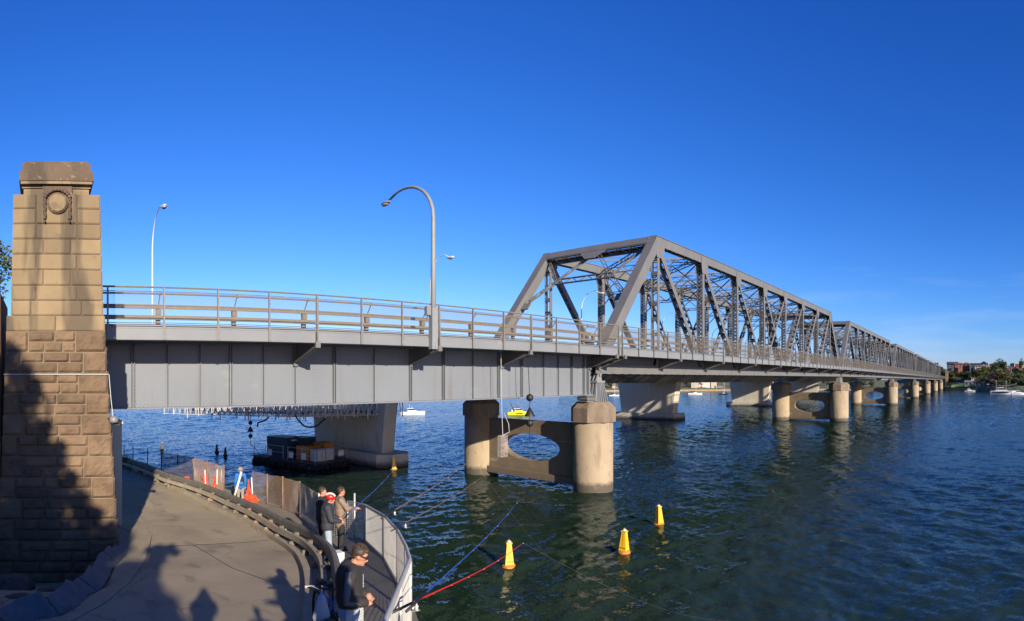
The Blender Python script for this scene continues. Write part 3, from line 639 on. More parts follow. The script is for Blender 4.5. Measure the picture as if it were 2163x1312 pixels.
# ---------------------------------------------------------------- old bridge
S0 = 32.53; PAN = 8.204; SPAN = PAN*9; WID = 11.2; YN = 24.0; YF = YN+WID; YO = 21.7; YO2 = YF+1.0
TOPC = H+10.85; BOTC0 = H+.36; BOTC1 = H+.98        # chord levels
def lace(mb, p, q, up, width, depth, step, t=.05):
    """two parallel angles joined by zigzag lacing"""
    p = Vector(p); q = Vector(q); d = (q-p); n = max(2, int(round(d.length/step))); u = Vector(up).normalized()*width/2
    mb.bar(p+u, q+u, depth, .07, up); mb.bar(p-u, q-u, depth, .07, up)
    for i in range(n):
        a = p.lerp(q, i/n); b2 = p.lerp(q, (i+1)/n); s2 = 1 if i % 2 else -1
        mb.bar(a+u*s2, b2-u*s2, t, t)
def truss_span(first=True):
    e = empty('truss_span', 'nearest steel truss span of the bridge with its sloping end posts', 'bridge truss', (0,0,0), 0, 'riveted truss spans of the bridge')
    ex = lambda k: PAN*k
    zt, zb = TOPC-H, (BOTC0+BOTC1)/2-H
    for y in (0.0, WID):
        side = 1 if y == 0 else -1
        # top chord: covered box with laced underside
        mb = MB(); mb.box((ex(1)-.25, y-.32, zt-.3), (ex(8)+.25, y-.26, zt+.42)); mb.box((ex(1)-.25, y+.26, zt-.3), (ex(8)+.25, y+.32, zt+.42))
        mb.box((ex(1)-.3, y-.38, zt+.421), (ex(8)+.3, y+.38, zt+.46))
        n = 75
        for i in range(n):
            a = ex(1)+(ex(8)-ex(1))*i/n; b2 = ex(1)+(ex(8)-ex(1))*(i+1)/n; s2 = 1 if i % 2 else -1
            mb.bar((a, y+.26*s2, zt-.3), (b2, y-.26*s2, zt-.3), .1, .04)
        mb.build('top_chord', M['steel'], e)
        mb = MB(); mb.box((ex(0)-.2, y-.3, zb-.31), (ex(9)+.2, y-.22, zb+.31)); mb.box((ex(0)-.2, y+.22, zb-.31), (ex(9)+.2, y+.3, zb+.31))
        mb.box((ex(0)-.2, y-.36, zb+.311), (ex(9)+.2, y-.12, zb+.34)); mb.box((ex(0)-.2, y-.36, zb-.34), (ex(9)+.2, y-.12, zb-.311))
        for i in range(70):
            a = ex(0)+SPAN*i/70; mb.box((a, y-.36, zb-.36), (a+.5, y+.2, zb-.341))
        mb.build('bottom_chord', M['steel'], e)
        # inclined end posts
        for k0, k1 in ((0, 1), (9, 8)):
            mb = MB(); a = Vector((ex(k0), y, zb)); b2 = Vector((ex(k1), y, zt+.1)); dd = (b2-a).normalized()
            upv = Vector((0,1,0)).cross(dd)
            for s2 in (-.31, .31): mb.bar(a+Vector((0,s2,0)), b2+Vector((0,s2,0)), .08, .8, upv)
            off = upv*(.42 if upv.z > 0 else -.42)
            mb.bar(a+off, b2+off+dd*.2, .78, .05, upv)
            for i in range(22):
                u = i/22; c = a.lerp(b2, u)-off*.9; c2 = a.lerp(b2, u+1/22)-off*.9; s3 = 1 if i % 2 else -1
                mb.bar(c+Vector((0,.3*s3,0)), c2-Vector((0,.3*s3,0)), .09, .04)
            mb.build('end_post', M['steel'], e)
        for k in range(1, 9):
            # vertical: two plates and lacing on both faces
            mb = MB(); x = ex(k); z0, z1 = zb+.3, zt-.25; wd = .42 if k not in (1, 8) else .34; dp = .28
            for s2 in (-1, 1): mb.box((x-wd/2, y+s2*dp-.03, z0), (x+wd/2, y+s2*dp+.03, z1))
            n = 26 if k not in (1, 8) else 8
            for xs in (-wd/2+.02, wd/2-.02):
                for i in range(n):
                    a = z0+(z1-z0)*i/n; b2 = z0+(z1-z0)*(i+1)/n
                    if k in (1, 8): mb.box((x+xs-.015, y-dp, a), (x+xs+.015, y+dp, a+.3))
                    else:
                        s2 = 1 if i % 2 else -1; mb.bar((x+xs, y-dp*s2, a), (x+xs, y+dp*s2, b2), .03, .09); mb.bar((x+xs, y+dp*s2, a), (x+xs, y-dp*s2, b2), .03, .09)
            mb.build('vertical', M['steel'], e)
            # gusset plates at the top node
            mb = MB()
            s3 = 1 if k <= 4 else -1
            poly = [(x-.5, zt+.3), (x+1.0*s3 if s3 > 0 else x+.5, zt+.3), (x+.85 if s3 > 0 else x+.45, zt-.7), (x+.5 if s3 > 0 else x+.3, zt-1.25), (x-.3 if s3 > 0 else x-.5, zt-1.25), (x-.45 if s3 > 0 else x-.85, zt-.7)]
            if s3 < 0: poly[0] = (x-1.0, zt+.3)
            for yy in (-.36, .33): mb.prism(poly, 'y', y+yy, y+yy+.03)
            poly = [(x-.55, zb+.25), (x+.55, zb+.25), (x+.3, zb+1.1), (x-.3, zb+1.1)]
            for yy in (-.345, .315): mb.prism(poly, 'y', y+yy, y+yy+.03)
            mb.build('gusset', M['steel'], e)
        diags = [(1,2),(2,3),(3,4),(4,5),(5,4),(6,5),(7,6),(8,7)]
        for kt, kb in diags:
            mb = MB(); a = Vector((ex(kt), y, zt-.2)); b2 = Vector((ex(kb), y, zb+.2)); dd = (b2-a).normalized(); upv = Vector((0,1,0)).cross(dd)
            heavy = kt in (1, 2, 7, 8); wd = .46 if heavy else .3; dp = .22
            for s2 in (-1, 1): mb.bar(a+Vector((0,s2*dp,0)), b2+Vector((0,s2*dp,0)), .06, wd, upv)
            n = 13
            for i in range(n):
                for off in (-wd/2+.02, wd/2-.02):
                    c = a.lerp(b2, (i+.3)/n)+upv*off; c2 = a.lerp(b2, (i+.62)/n)+upv*off
                    mb.bar(c, c2, dp*2, .03, upv)
            mb.build('diagonal', M['steel'], e)
    # portals at both ends, in the plane of the end posts
    for k0, k1 in ((0, 1), (9, 8)):
        A = Vector((ex(k0), 0, zb)); B = Vector((ex(k1), 0, zt+.15)); dd = (B-A).normalized(); Lp = (B-A).length
        P = lambda t2, y: B-dd*(t2*Lp)+Vector((0, y, 0))
        nrm = Vector((0,1,0)).cross(dd)
        mb = MB()
        out2 = nrm*(.40 if nrm.x*(-1 if k0 == 0 else 1) > 0 else -.40)
        mb.bar(P(.025,.3)+out2, P(.025,WID-.3)+out2, .06, .72, dd); mb.bar(P(.025,.3)-out2*.9, P(.025,WID-.3)-out2*.9, .06, .6, dd)
        mb.bar(P(-.008,.3), P(-.008,WID-.3), .76, .05, dd)
        lace(mb, P(.055,.3), P(.055,WID-.3), nrm, .7, .06, .7, .06)
        yc = WID/2; q4 = [P(.05,yc-1.4), P(.05,yc+1.4), P(.12,yc+.5), P(.12,yc-.5)]; mb.add([q+out2*1.02 for q in q4]+[q+out2*.9 for q in q4], [(0,1,2,3),(7,6,5,4),(0,4,5,1),(1,5,6,2),(2,6,7,3),(3,7,4,0)])
        l1, l2 = P(.27, WID*.25), P(.27, WID*.75)
        lace(mb, l1, l2, dd, .55, .14, .8, .06)
        lace(mb, P(.47, .3), l1, dd, .5, .14, .6, .06); lace(mb, l2, P(.47, WID-.3), dd, .5, .14, .6, .06)
        lace(mb, P(.05, WID*.47), l1, dd, .4, .12, .7, .05); lace(mb, P(.05, WID*.53), l2, dd, .4, .12, .7, .05)
        lace(mb, P(.04, .4), l1, dd, .28, .1, .6, .05); lace(mb, P(.04, WID-.4), l2, dd, .28, .1, .6, .05)
        for y, s2 in ((.3, 1), (WID-.3, -1)):
            mb.bar(P(.47, y), P(.47, y+s2*.9), .1, .7, dd)
        mb.build('portal_frame', M['steel'], e)
    # top lateral system and sway frames
    mb = MB()
    for k in range(1, 9):
        x = ex(k)
        if k not in (1, 8): lace(mb, (x, .3, zt+.02), (x, WID-.3, zt+.02), (0,0,1), .5, .12, .75, .055)
        if k < 8:
            a, b2 = ex(k), ex(k+1)
            lace(mb, (a, .3, zt), (b2, WID-.3, zt), (0,0,1), .32, .1, .8, .045); lace(mb, (a, WID-.3, zt-.03), (b2, .3, zt-.03), (0,0,1), .32, .1, .8, .045)
    mb.build('top_bracing', M['steel'], e, recalc=False)
    for k in range(2, 8):
        x = ex(k); mb = MB(); z1, z0 = zt-.25, zt-2.3
        lace(mb, (x, .3, z0), (x, WID-.3, z0), (0,0,1), .24, .1, .9, .045)
        nseg = 4
        for i in range(nseg):
            ya = .3+(WID-.6)*i/nseg; yb = .3+(WID-.6)*(i+1)/nseg
            mb.bar((x, ya, z1), (x, yb, z0), .09, .09); mb.bar((x, ya, z0), (x, yb, z1), .09, .09)
        for y, s2 in ((.3, 1), (WID-.3, -1)): mb.bar((x, y, z0-1.1), (x, y+s2*1.2, z0), .1, .1)
        mb.build('sway_frame', M['steel'], e, recalc=False)
    # floor beams and side brackets
    for k in range(0, 10):
        x = ex(k) if 0 < k < 9 else (.35 if k == 0 else ex(9)-.35)
        mb = MB(); mb.box((x-.02, .3, zb+.02), (x+.02, WID-.3, 1.95)); mb.box((x-.2, .3, zb-.03), (x+.2, WID-.3, zb+.018)); mb.box((x-.2,-.05,1.0),(x+.2,.29,1.95))
        mb.build('floor_beam', M['steel'], e)
        for s2, yr in ((-1, -.36), (1, WID+.36)):
            if s2 > 0 and k % 3: continue
            yt = YO-YN+.05 if s2 < 0 else YO2-YN+.3
            mb = MB(); mb.prism([(yr, .72), (yr, 1.5), (yt, 1.5), (yt, 1.33)], 'x', x-.02, x+.02)
            mb.bar((x, yr, .70), (x, yt, 1.31), .26, .035); mb.box((x-.2, min(yr, yt), 1.44), (x+.2, max(yr, yt), 1.5))
            mb.box((x-.11, yt-.12 if s2 < 0 else yt, 1.3), (x+.11, yt if s2 < 0 else yt+.12, 1.56))
            mb.build('bracket', M['steel_light'] if 0 else M['steel'], e)
    # outer stringer plate over the bottom chord
    mb = MB(); mb.box((.3, -.05, 1.0), (ex(9)-.3, -.01, 1.95)); mb.build('stringer', M['steel'], e)
    return e
def span_place(o, n):
    s = S0+SPAN*n; z0, z1 = zc(s), zc(s+SPAN)
    o.location = (s, YN, H+z0); o.rotation_euler = (0, -math.atan((z1-z0)/SPAN), 0)
tr = truss_span(); span_place(tr, 0)
ordn = ['nearest', 'second', 'third', 'fourth', 'fifth', 'farthest']
for n in range(1, 6):
    c = copy_tree(tr); span_place(c, n)
    c['label'] = '%s steel truss span of the bridge%s' % (ordn[n], ', small in the distance' if n > 2 else ', counted from the lookout')

# footway edge: railing, fascia, deck pieces per span
def railing_span(Ls, npan, side, label, bigs=None, name='footway_railing'):
    e = empty(name, label, 'railing', (0,0,0), 0, 'steel footway railings')
    y = 0.0; dx = Ls/npan
    for nm, z, r, yy in (('handrail', 3.47, .038, 0), ('upper_rail', 3.31, .016, 0), ('lower_rail', 2.27, .022, 0), ('toe_rail', 2.14, .018, 0)):
        mb = MB(); mb.tube([(0, yy, z), (Ls, yy, z)], r, 6); mb.build(nm, M['rail'], e)
    mb = MB(); mb.tube([(0, 0, 2.78), (Ls, 0, 2.78)], .012, 5); mb.build('mid_rail', M['rail'], e)
    PB = PS = None; pan = None
    for i in range(npan+1):
        x = min(dx*i, Ls-.04)
        big = i in bigs if bigs else i % 4 == 0
        mb = MB()
        if big: mb.prism([(-.09, 1.45), (.02, 1.45), (.02, 3.45), (-.035, 3.45)], 'x', -.035, .035); mb.box((-.07,.02,1.5),(.07,.035,3.4))
        else: mb.box((-.03, -.05, 1.52), (.03, .03, 3.45)); mb.box((-.06,-.055,1.5),(.06,-.051,2.1))
        if big and PB is None: PB = mb.build('post', M['rail'], e); PB.location = (x, 0, 0)
        elif not big and PS is None: PS = mb.build('post', M['rail'], e); PS.location = (x, 0, 0)
        else:
            c = (PB if big else PS).copy(); COL.objects.link(c); c.parent = e; c.location = (x, 0, 0)
        if i < npan and side < 0:
            if pan is None:
                mb = MB(); nw = int(dx/.045)
                for k in range(nw): 
                    xx = .04+(dx-.08)*k/(nw-1); mb.box((xx-.003, .03, 2.28), (xx+.003, .036, 3.28))
                for k in range(21): mb.box((.04, .0375, 2.28+k*.05), (dx-.04, .0405, 2.283+k*.05))
                pan = mb.build('mesh_panel', M['mesh'], e, recalc=False); pan.location = (0,0,0)
            else:
                c = pan.copy(); COL.objects.link(c); c.parent = e; c.location = (dx*i, 0, 0)
    return e
def deck_span(Ls, label, npan, dxx=None):
    e = empty('bridge_deck', label, 'bridge deck', (0,0,0), 0, 'concrete deck slabs with fascia plates')
    w2 = YO2-YO
    mb = MB(); mb.box((0, .12, 1.56), (Ls, 2.6, 2.1)); mb.box((0, 2.6, 1.56), (Ls, w2-2.6, 1.98)); mb.box((0, w2-2.6+.001, 1.56), (Ls, w2-.12, 2.05)); mb.build('slab', M['steel_light'], e)
    mb = MB(); dx = dxx or Ls/npan
    for i in range(npan): mb.box((i*dx+.04, .02, 1.51), (min((i+1)*dx-.04, Ls), .119, 1.93))
    mb.box((0, .06, 1.94), (Ls, .12, 2.0)); mb.box((0, .0, 2.02), (Ls, .119, 2.06)); mb.box((0,.03,1.50),(Ls,.3,1.53))
    mb.build('fascia', M['steel_light'], e)
    mb = MB(); mb.box((0, w2-.119, 1.51), (Ls, w2-.02, 1.93)); mb.build('far_fascia', M['steel_light'], e)
    return e
def barrier_span(Ls, y, label):
    e = empty('crash_barrier', label, 'barrier', (0,0,0), 0, 'crash barriers beside the roadway')
    mb = MB(); mb.box((0, -.05, 2.98), (Ls, .06, 3.15)); mb.build('upper_beam', M['barrier'], e)
    mb = MB(); mb.box((0, -.05, 2.56), (Ls, .06, 2.70)); mb.build('lower_beam', M['barrier'], e)
    mb = MB(); mb.tube([(0, -.32, 3.56), (Ls, -.32, 3.56)], .04, 8); mb.build('hand_tube', M['barrier'], e)
    x = 1.2; p0 = None
    while x < Ls-.3:
        if p0 is None:
            mb = MB(); mb.box((-.09, .061, 2.0), (.09, .22, 3.0)); mb.box((-.11,-.02,2.72),(.11,.0,2.96)); mb.bar((0, .05, 3.1), (.0, -.32, 3.56), .04, .04); mb.ell((0,-.32,3.56),(.07,.07,.07),8)
            p0 = mb.build('stanchion', M['barrier'], e); p0.location = (x, 0, 0)
        else:
            c = p0.copy(); COL.objects.link(c); c.parent = e; c.location = (x, 0, 0)
        x += 3.35
    return e
def place(o, s, Ls, y):
    z0, z1 = zc(s), zc(s+Ls); o.location = (s, y, H+z0); o.rotation_euler = (0, -math.atan((z1-z0)/Ls), 0)
GS = .35; GL = S0-GS
dk = deck_span(GL-.01, 'grey deck edge over the plate girder span by the pylon', 16, 2.12); place(dk, GS, GL, YO)
rl = railing_span(31.8, 15, -1, 'near footway railing beside the stone pylon, over the plate girder', bigs=(5,8,11,15)); place(rl, GS, 31.8, YO)
ba = barrier_span(GL-.05, 0, 'brown grey crash barrier over the plate girder span'); place(ba, GS, GL, YN+.25)
d1 = deck_span(SPAN-.01, 'grey deck of the nearest truss span', 36); place(d1, S0, SPAN, YO)
r1 = railing_span(SPAN-.06, 36, -1, 'near footway railing along the nearest truss span'); place(r1, S0, SPAN, YO)
b1 = barrier_span(SPAN-.05, 0, 'crash barrier inside the nearest truss span'); place(b1, S0, SPAN, YN+.9)
ff = railing_span(SPAN-.06, 36, 1, 'railing on the far edge of the nearest truss span'); place(ff, S0, SPAN, YO2)
for n in range(1, 6):
    s = S0+SPAN*n
    c = copy_tree(d1); c['label'] = 'grey deck of the %s truss span' % ordn[n]; place(c, s, SPAN, YO)
    c = copy_tree(r1); c['label'] = 'near footway railing along the %s truss span' % ordn[n]; place(c, s, SPAN, YO)
    if n < 3: c = copy_tree(b1); c['label'] = 'crash barrier inside the %s truss span' % ordn[n]; place(c, s, SPAN, YN+.9)
se = S0+SPAN*6
fe = deck_span(30, 'short grey deck between the farthest truss and the far abutment', 14); place(fe, se, 30, YO)
fr = railing_span(29.9, 14, -1, 'near footway railing on the last short span before the far abutment'); place(fr, se, 30, YO)

# plate girder span
pg = empty('plate_girder_span', 'long grey riveted plate girder between the stone pylon and the first pier', 'bridge girder', (0,0,0))
def girder(y, outs):
    zt, zb0, zb1 = H+1.5, H-1.12, H-.92
    x0, x1 = GS, S0-.45
    def zbt(x): return zb0+(zb1-zb0)*(x-x0)/(x1-x0)
    def ztt(x): return zt+zc(x)
    mb = MB(); n = 16
    for i in range(n):
        a = x0+(x1-x0)*i/n; b2 = x0+(x1-x0)*(i+1)/n
        mb.add([(a,y,zbt(a)),(b2,y,zbt(b2)),(b2,y,ztt(b2)),(a,y,ztt(a)),(a,y+.03,zbt(a)),(b2,y+.03,zbt(b2)),(b2,y+.03,ztt(b2)),(a,y+.03,ztt(a))], [(0,1,2,3),(7,6,5,4),(0,4,5,1),(3,2,6,7)])
    mb.build('web', M['girder'], pg)
    mb = MB(); mb.bar((x0, y+.015, zbt(x0)-.03), (x1, y+.015, zbt(x1)-.03), .56, .06); mb.bar((x0, y-.012, zbt(x0)+.09), (x1, y-.012, zbt(x1)+.09), .02, .17); mb.build('bottom_flange', M['girder'], pg)
    mb = MB(); mb.bar((x0, y-.012, ztt(x0)-.14), (x1, y-.012, ztt(x1)-.14), .02, .24); mb.bar((x0, y+.015, ztt(x0)+.022), (x1, y+.015, ztt(x1)+.022), .5, .04); mb.build('top_flange', M['girder'], pg)
    st = [3.8,5.2,6.6,8.0,9.45,10.96,13.0,15.1,17.3,19.4,21.4,23.4,25.3,27.2,28.6,30.0,31.3,31.75]
    xs = [1.0,2.4]+st
    for k, x in enumerate(xs):
        mb = MB(); dbl = k % 3 == 2 or x in (17.3, 23.4, 31.3, 31.75)
        mb.box((x-.01, y-.15, zbt(x)+.01), (x+.01, y-.003, ztt(x)-.02)); mb.box((x-.08, y-.02, zbt(x)+.18), (x+.08, y-.004, ztt(x)-.27))
        if dbl: mb.box((x-.12, y-.16, zbt(x)+.01), (x-.1, y-.003, ztt(x)-.02))
        mb.build('stiffener', M['girder'], pg)
    if outs:                                  # rivets along the flanges and stiffeners
        mb = MB()
        def rivet(x, yy, z, r=.021):
            mb.add([(x-r,yy,z-r),(x+r,yy,z-r),(x+r,yy,z+r),(x-r,yy,z+r),(x,yy-r*.8,z)], [(0,1,4),(1,2,4),(2,3,4),(3,0,4)])
        x = x0+.1
        while x < x1:
            for dz in (.05, .12): rivet(x+(.06 if dz > .1 else 0), y-.022, zbt(x)+dz)
            for dz in (.08, .19): rivet(x+(.06 if dz > .1 else 0), y-.022, ztt(x)-dz)
            x += .17
        for x in xs:
            z = zbt(x)+.25
            while z < ztt(x)-.3: rivet(x+.05, y-.02, z); rivet(x-.05, y-.02, z+.05); z += .15
        for zz in [H-.9+.14*k for k in range(14)]:
            for dx in (-.15,-.05,.05,.15): rivet(12.1+dx, y, zz)
        mb.build('rivets', M['girder'], pg, recalc=False)['kind'] = 'stuff'
girder(YN, True)
mb = MB()
for yy in (YN+3.6, YN+7.4, YF): mb.box((GS, yy, H-1.05), (S0-.45, yy+.03, H+1.5)); mb.box((GS, yy-.25, H-1.1), (S0-.45, yy+.28, H-1.052))
mb.build('inner_girders', M['steel'], pg)
for x in (10.95, 17.31, 23.6, 31.9):
    mb = MB(); dx = x-S0 if x > 31 else x
    z = H+zc(x); yt = YO+.05
    mb.prism([(YN-.02, z+.72), (YN-.02, z+1.49), (yt, z+1.49), (yt, z+1.34)], 'x', x-.02, x+.02)
    mb.bar((x, YN-.02, z+.70), (x, yt, z+1.32), .26, .03); mb.box((x-.11, YO-.08, z+1.3), (x+.11, yt, z+1.56))
    mb.box((x-.1, YN-.18, z+.6), (x+.1, YN-.161, z+1.45))
    mb.build('bracket', M['steel'], pg)
mb = MB(); mb.box((23.0, YN-.17, H-1.6+.55), (25.0, YN-.02, H-1.02+.04)); mb.build('jacking_plate', M['steel_light'], pg)

# piers
def octo(r, x, y, cx=1.0): return [(x+r*cos(pi/8+pi/4*k), y+r*sin(pi/8+pi/4*k)) for k in range(8)]
def pier(s, R0, capz, capb, webtop, label, hole=(2.9, 1.0, -4.9)):
    e = empty('bridge_pier', label, 'bridge pier', (s, YN, 0), 0, 'twin column concrete piers of the old bridge')
    for y in (0, WID):
        mb = MB(); mb.lathe((0, y, 0), [(R0*1.0,-3),(R0*1.0,-.05),(R0*1.01,.25),(R0,.3),(R0,H+capb+.05)], 40); c = mb.build('column', M['concrete'], e, True)
        mb = MB(); r1 = R0*(1.07 if s < 40 else 1.03)/cos(pi/8)
        oc = lambda r, z: [(r*cos(pi/8+pi/4*k), y+r*sin(pi/8+pi/4*k), z) for k in range(8)]
        rings = [oc(r1, H+capb), oc(r1, H+capz-.42), oc(r1*.72, H+capz)]
        mb.add(sum(rings, []), [(i*8+k, i*8+(k+1)%8, (i+1)*8+(k+1)%8, (i+1)*8+k) for i in range(2) for k in range(8)]+[tuple(range(8)), tuple(16+k for k in range(8))])
        mb.build('cap', M['conc_cap'], c)
    # web wall with an elliptical opening
    mb = MB(); y0, y1 = R0*.8, WID-R0*.8; z0, z1 = .35, H+webtop; yc = WID/2; n = 48; t2 = .34
    hw, hh, hz = hole; hz += H
    def outer(a):
        dx, dz = cos(a), sin(a); sx2 = min(((y1-yc) if dx > 0 else (yc-y0))/max(abs(dx),1e-6), ((z1-hz) if dz > 0 else (hz-z0))/max(abs(dz),1e-6)); return (yc+dx*sx2, hz+dz*sx2)
    angs = [2*pi*k/n for k in range(n)]+[atan2(sz-hz, sy-yc) % (2*pi) for sy in (y0,y1) for sz in (z0,z1)]; angs = sorted(set(angs)); n = len(angs)
    vs = []
    for xx in (-t2, t2):
        for a in angs: vs.append((xx, *outer(a)))
        for a in angs: vs.append((xx, yc+hw*cos(a), hz+hh*sin(a)))
    fs = []
    for k in range(n):
        k2 = (k+1) % n
        fs += [(k, k2, n+k2, n+k), (2*n+k2, 2*n+k, 3*n+k, 3*n+k2), (n+k, n+k2, 3*n+k2, 3*n+k), (k2, k, 2*n+k, 2*n+k2)]
    mb.add(vs, fs); mb.box((-.55, y0, .28), (.55, y1, .75))
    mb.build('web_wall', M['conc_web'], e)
    return e
pier(32.4, 1.36, -1.42, -2.78, -2.95, 'first pier, two round columns and an oval opening, under the plate girder end')
for n in range(1, 7):
    pier(S0+SPAN*n, 1.74, -.32, -1.8, -2.2, ['', 'second concrete pier, under the joint of the first two trusses', 'third concrete pier from the lookout', 'fourth concrete pier from the lookout', 'fifth concrete pier from the lookout', 'sixth concrete pier from the lookout', 'last concrete pier before the far abutment'][n], (2.9, 1.25, -4.6))
# bearings on the piers
def fluted(x, y, zb, zt, label, w0=.75, w1=.5):
    e = empty('truss_bearing', label, 'bearing', (x, y, zb), 0, 'cast truss bearings on the pier caps')
    h = zt-zb; mb = MB(); hb = h*.66
    mb.add([(-w0,-.55,0),(w0*.7,-.55,0),(w0*.7,.55,0),(-w0,.55,0),(-w1,-.4,hb),(w1*.4,-.4,hb),(w1*.4,.4,hb),(-w1,.4,hb)], [(0,3,2,1),(4,5,6,7),(0,1,5,4),(1,2,6,5),(2,3,7,6),(3,0,4,7)])
    for k in range(5):
        x0 = -w0+.12+k*(w0*1.7-.24)/4; x1 = -w1+.08+k*(w1*1.4-.16)/4; mb.bar((x0,-.6,.03),(x1,-.45,hb-.03),.07,.14,(0,1,0))
    for k in range(4):
        y0 = -.45+k*.3; mb.bar((-w0-.05, y0, .03), (-w1-.04, y0*.8, hb-.03), .14, .08, (1,0,0))
    mb.build('rocker', M['steel_light'], e)
    mb = MB(); mb.box((-w1-.12,-.5,hb),(w1*.4+.12,.5,hb+.14)); mb.build('saddle_plate', M['steel_light'], e)
    mb = MB(); 
    for yy in (-.32,-.05,.25): mb.prism([(-w1,hb+.141),(w1*.4,hb+.141),(.06,h),(-.22,h)], 'y', yy, yy+.09)
    mb.tube([(-.08,-.42,h-.12),(-.08,.42,h-.12)], .1, 10); mb.build('pin_plates', M['steel_light'], e)
fluted(S0+.25, YN, H-1.42, H+.5, 'tall fluted grey bearing on the near column of the first pier')
fluted(S0+.25, YF, H-1.42, H+.5, 'fluted bearing on the shaded rear column of the first pier')
rb = empty('roller_bearing', 'low roller bearing under the end of the plate girder', 'bearing', (S0-.95, YN, H-1.42))
mb = MB(); mb.box((-.42,-.4,.0),(.4,.4,.08)); mb.box((-.45,-.4,.36),(.42,.4,.44)); mb.build('plates', M['steel'], rb)
mb = MB()
for k in range(4): mb.tube([(-.3+k*.2,-.42,.21),(-.3+k*.2,.42,.21)], .12, 10)
mb.build('rollers', M['steel'], rb)
for n in range(1, 7):
    s = S0+SPAN*n; mb = MB()
    for y in (YN, YF):
        for dx in (-.5, .5): mb.prism([(s+dx-.45, H-.32), (s+dx+.45, H-.32), (s+dx+.15, H+.62), (s+dx-.15, H+.62)], 'y', y-.42, y+.42)
        mb.box((s-1.05,y-.5,H-.33),(s+1.05,y+.5,H-.25))
    tag(mb.build('truss_bearing', M['steel_light']), 'paired truss bearings on the %s pier' % ['', 'second', 'third', 'fourth', 'fifth', 'sixth', 'last'][n], 'bearing')
# girder span at the far end and far pylons
mb = MB(); mb.box((se+.3, YN, H-1.0), (se+30, YN+.05, H+1.5)); mb.box((se+.3, YF, H-1.0), (se+30, YF+.05, H+1.5)); mb.box((se+.3,YN-.25,H-1.06),(se+30,YN+.3,H-1.003))
tag(mb.build('plate_girder_span', M['girder']), 'short far plate girder between the last truss and the far abutment', 'bridge girder')
SA = se+30
mb = MB(); mb.box((SA, YO-.5, 0-1), (SA+14, YO2+.5, H+1.9)); mb.prism([(SA-2,-1),(SA+24,-1),(SA+24,1.5),(SA+4,H+1.5),(SA-2,H+1.5)], 'y', YO-1.2, YO-.51)
tag(mb.build('far_abutment', M['sand']), 'brown sandstone abutment wall at the far end of the bridge', 'abutment')
for k, (x, y, lb) in enumerate(((SA+1, YO-1.4, 'near sandstone pylon of the far abutment'), (SA+1, YO2+.8, 'rear sandstone pylon of the far abutment'))):
    mb = MB(); mb.box((x-2, y-1.2, -1), (x+2, y+1.2, H+7.0)); mb.box((x-2.3, y-1.5, H+7.003), (x+2.3, y+1.5, H+7.7)); mb.box((x-1.7, y-1.0, H+7.703), (x+1.7, y+1.0, H+8.5))
    tag(mb.build('stone_pylon', M['sand']), lb, 'pylon')

# ---------------------------------------------------------------- street lamps
def lamp(x, y, z, hgt, reach, m2, label, rz=0, r0=.12, grey=False):
    e = empty('street_lamp', label, 'street lamp', (x, y, z), rz, 'curved arm street lamps on the bridge')
    mb = MB(); pts = [(0,0,0),(0,0,hgt*.5),(0,0,hgt*.76)]; rs = [r0, r0*.8, r0*.66]
    rr = reach*.55; zc2 = hgt*.76
    for k in range(1, 10):
        a = pi/2*k/9*1.12; pts.append((0, rr*(1-cos(a))*1.1, zc2+ (hgt-zc2)*sin(a))); rs.append(r0*(.66-.25*k/9))
    ly, lz = pts[-1][1], pts[-1][2]
    pts.append((0, reach*.9, lz-.22)); rs.append(r0*.38)
    mb.tube(pts, rs, 12 if grey else 8); mb.build('pole', m2, e, True)
    if grey: mb = MB(); mb.box((-.16,-.14,0),(.16,.14,1.9)); mb.build('base_box', m2, e)
    mb = MB(); c = Vector((0, reach*.97, lz-.28)); mb.ell(c, (.15,.42,.085), 12); hd = mb.build('lamp_head', m2, e, True)
    mb = MB(); mb.ell(c+Vector((0,.06,-.07)), (.14,.3,.09), 10); mb.build('lens', M['lens'], hd, True)
    return e
lamp(16.85, YO-.12, H+1.45, 8.05, 4.1, M['lamp_grey'], 'tall grey street lamp with a curved arm on the near railing', 0, .145, True)
for s, hg, lb in ((6.9, 8.7, 'white street lamp on the far side behind the stone pylon end of the railing'), (28.0, 8.0, 'white street lamp mostly hidden behind the tall grey lamp'), (46.9, 7.4, 'white street lamp seen through the portal of the nearest truss'), (63.0, 6.8, 'white street lamp behind the first truss, right of the portal'), (77.5, 6.2, 'white street lamp behind the middle of the nearest truss'), (90.4, 5.7, 'white street lamp behind the far half of the nearest truss')):
    lamp(s, YO2, H+1.45, hg, 3.6 if s < 10 else 2.5, M['lamp_white'], lb, pi, .07)
mb = MB(); mb.box((-.12,-.09,0),(.12,.09,.42)); mb.bar((0,.02,-.3),(0,.02,0),.05,.05)
o = tag(mb.build('junction_box', M['steel_light']), 'small pale junction box on the railing left of the grey lamp', 'box'); o.location = (17.6-1.5+.45, YO-.1, H+3.0)

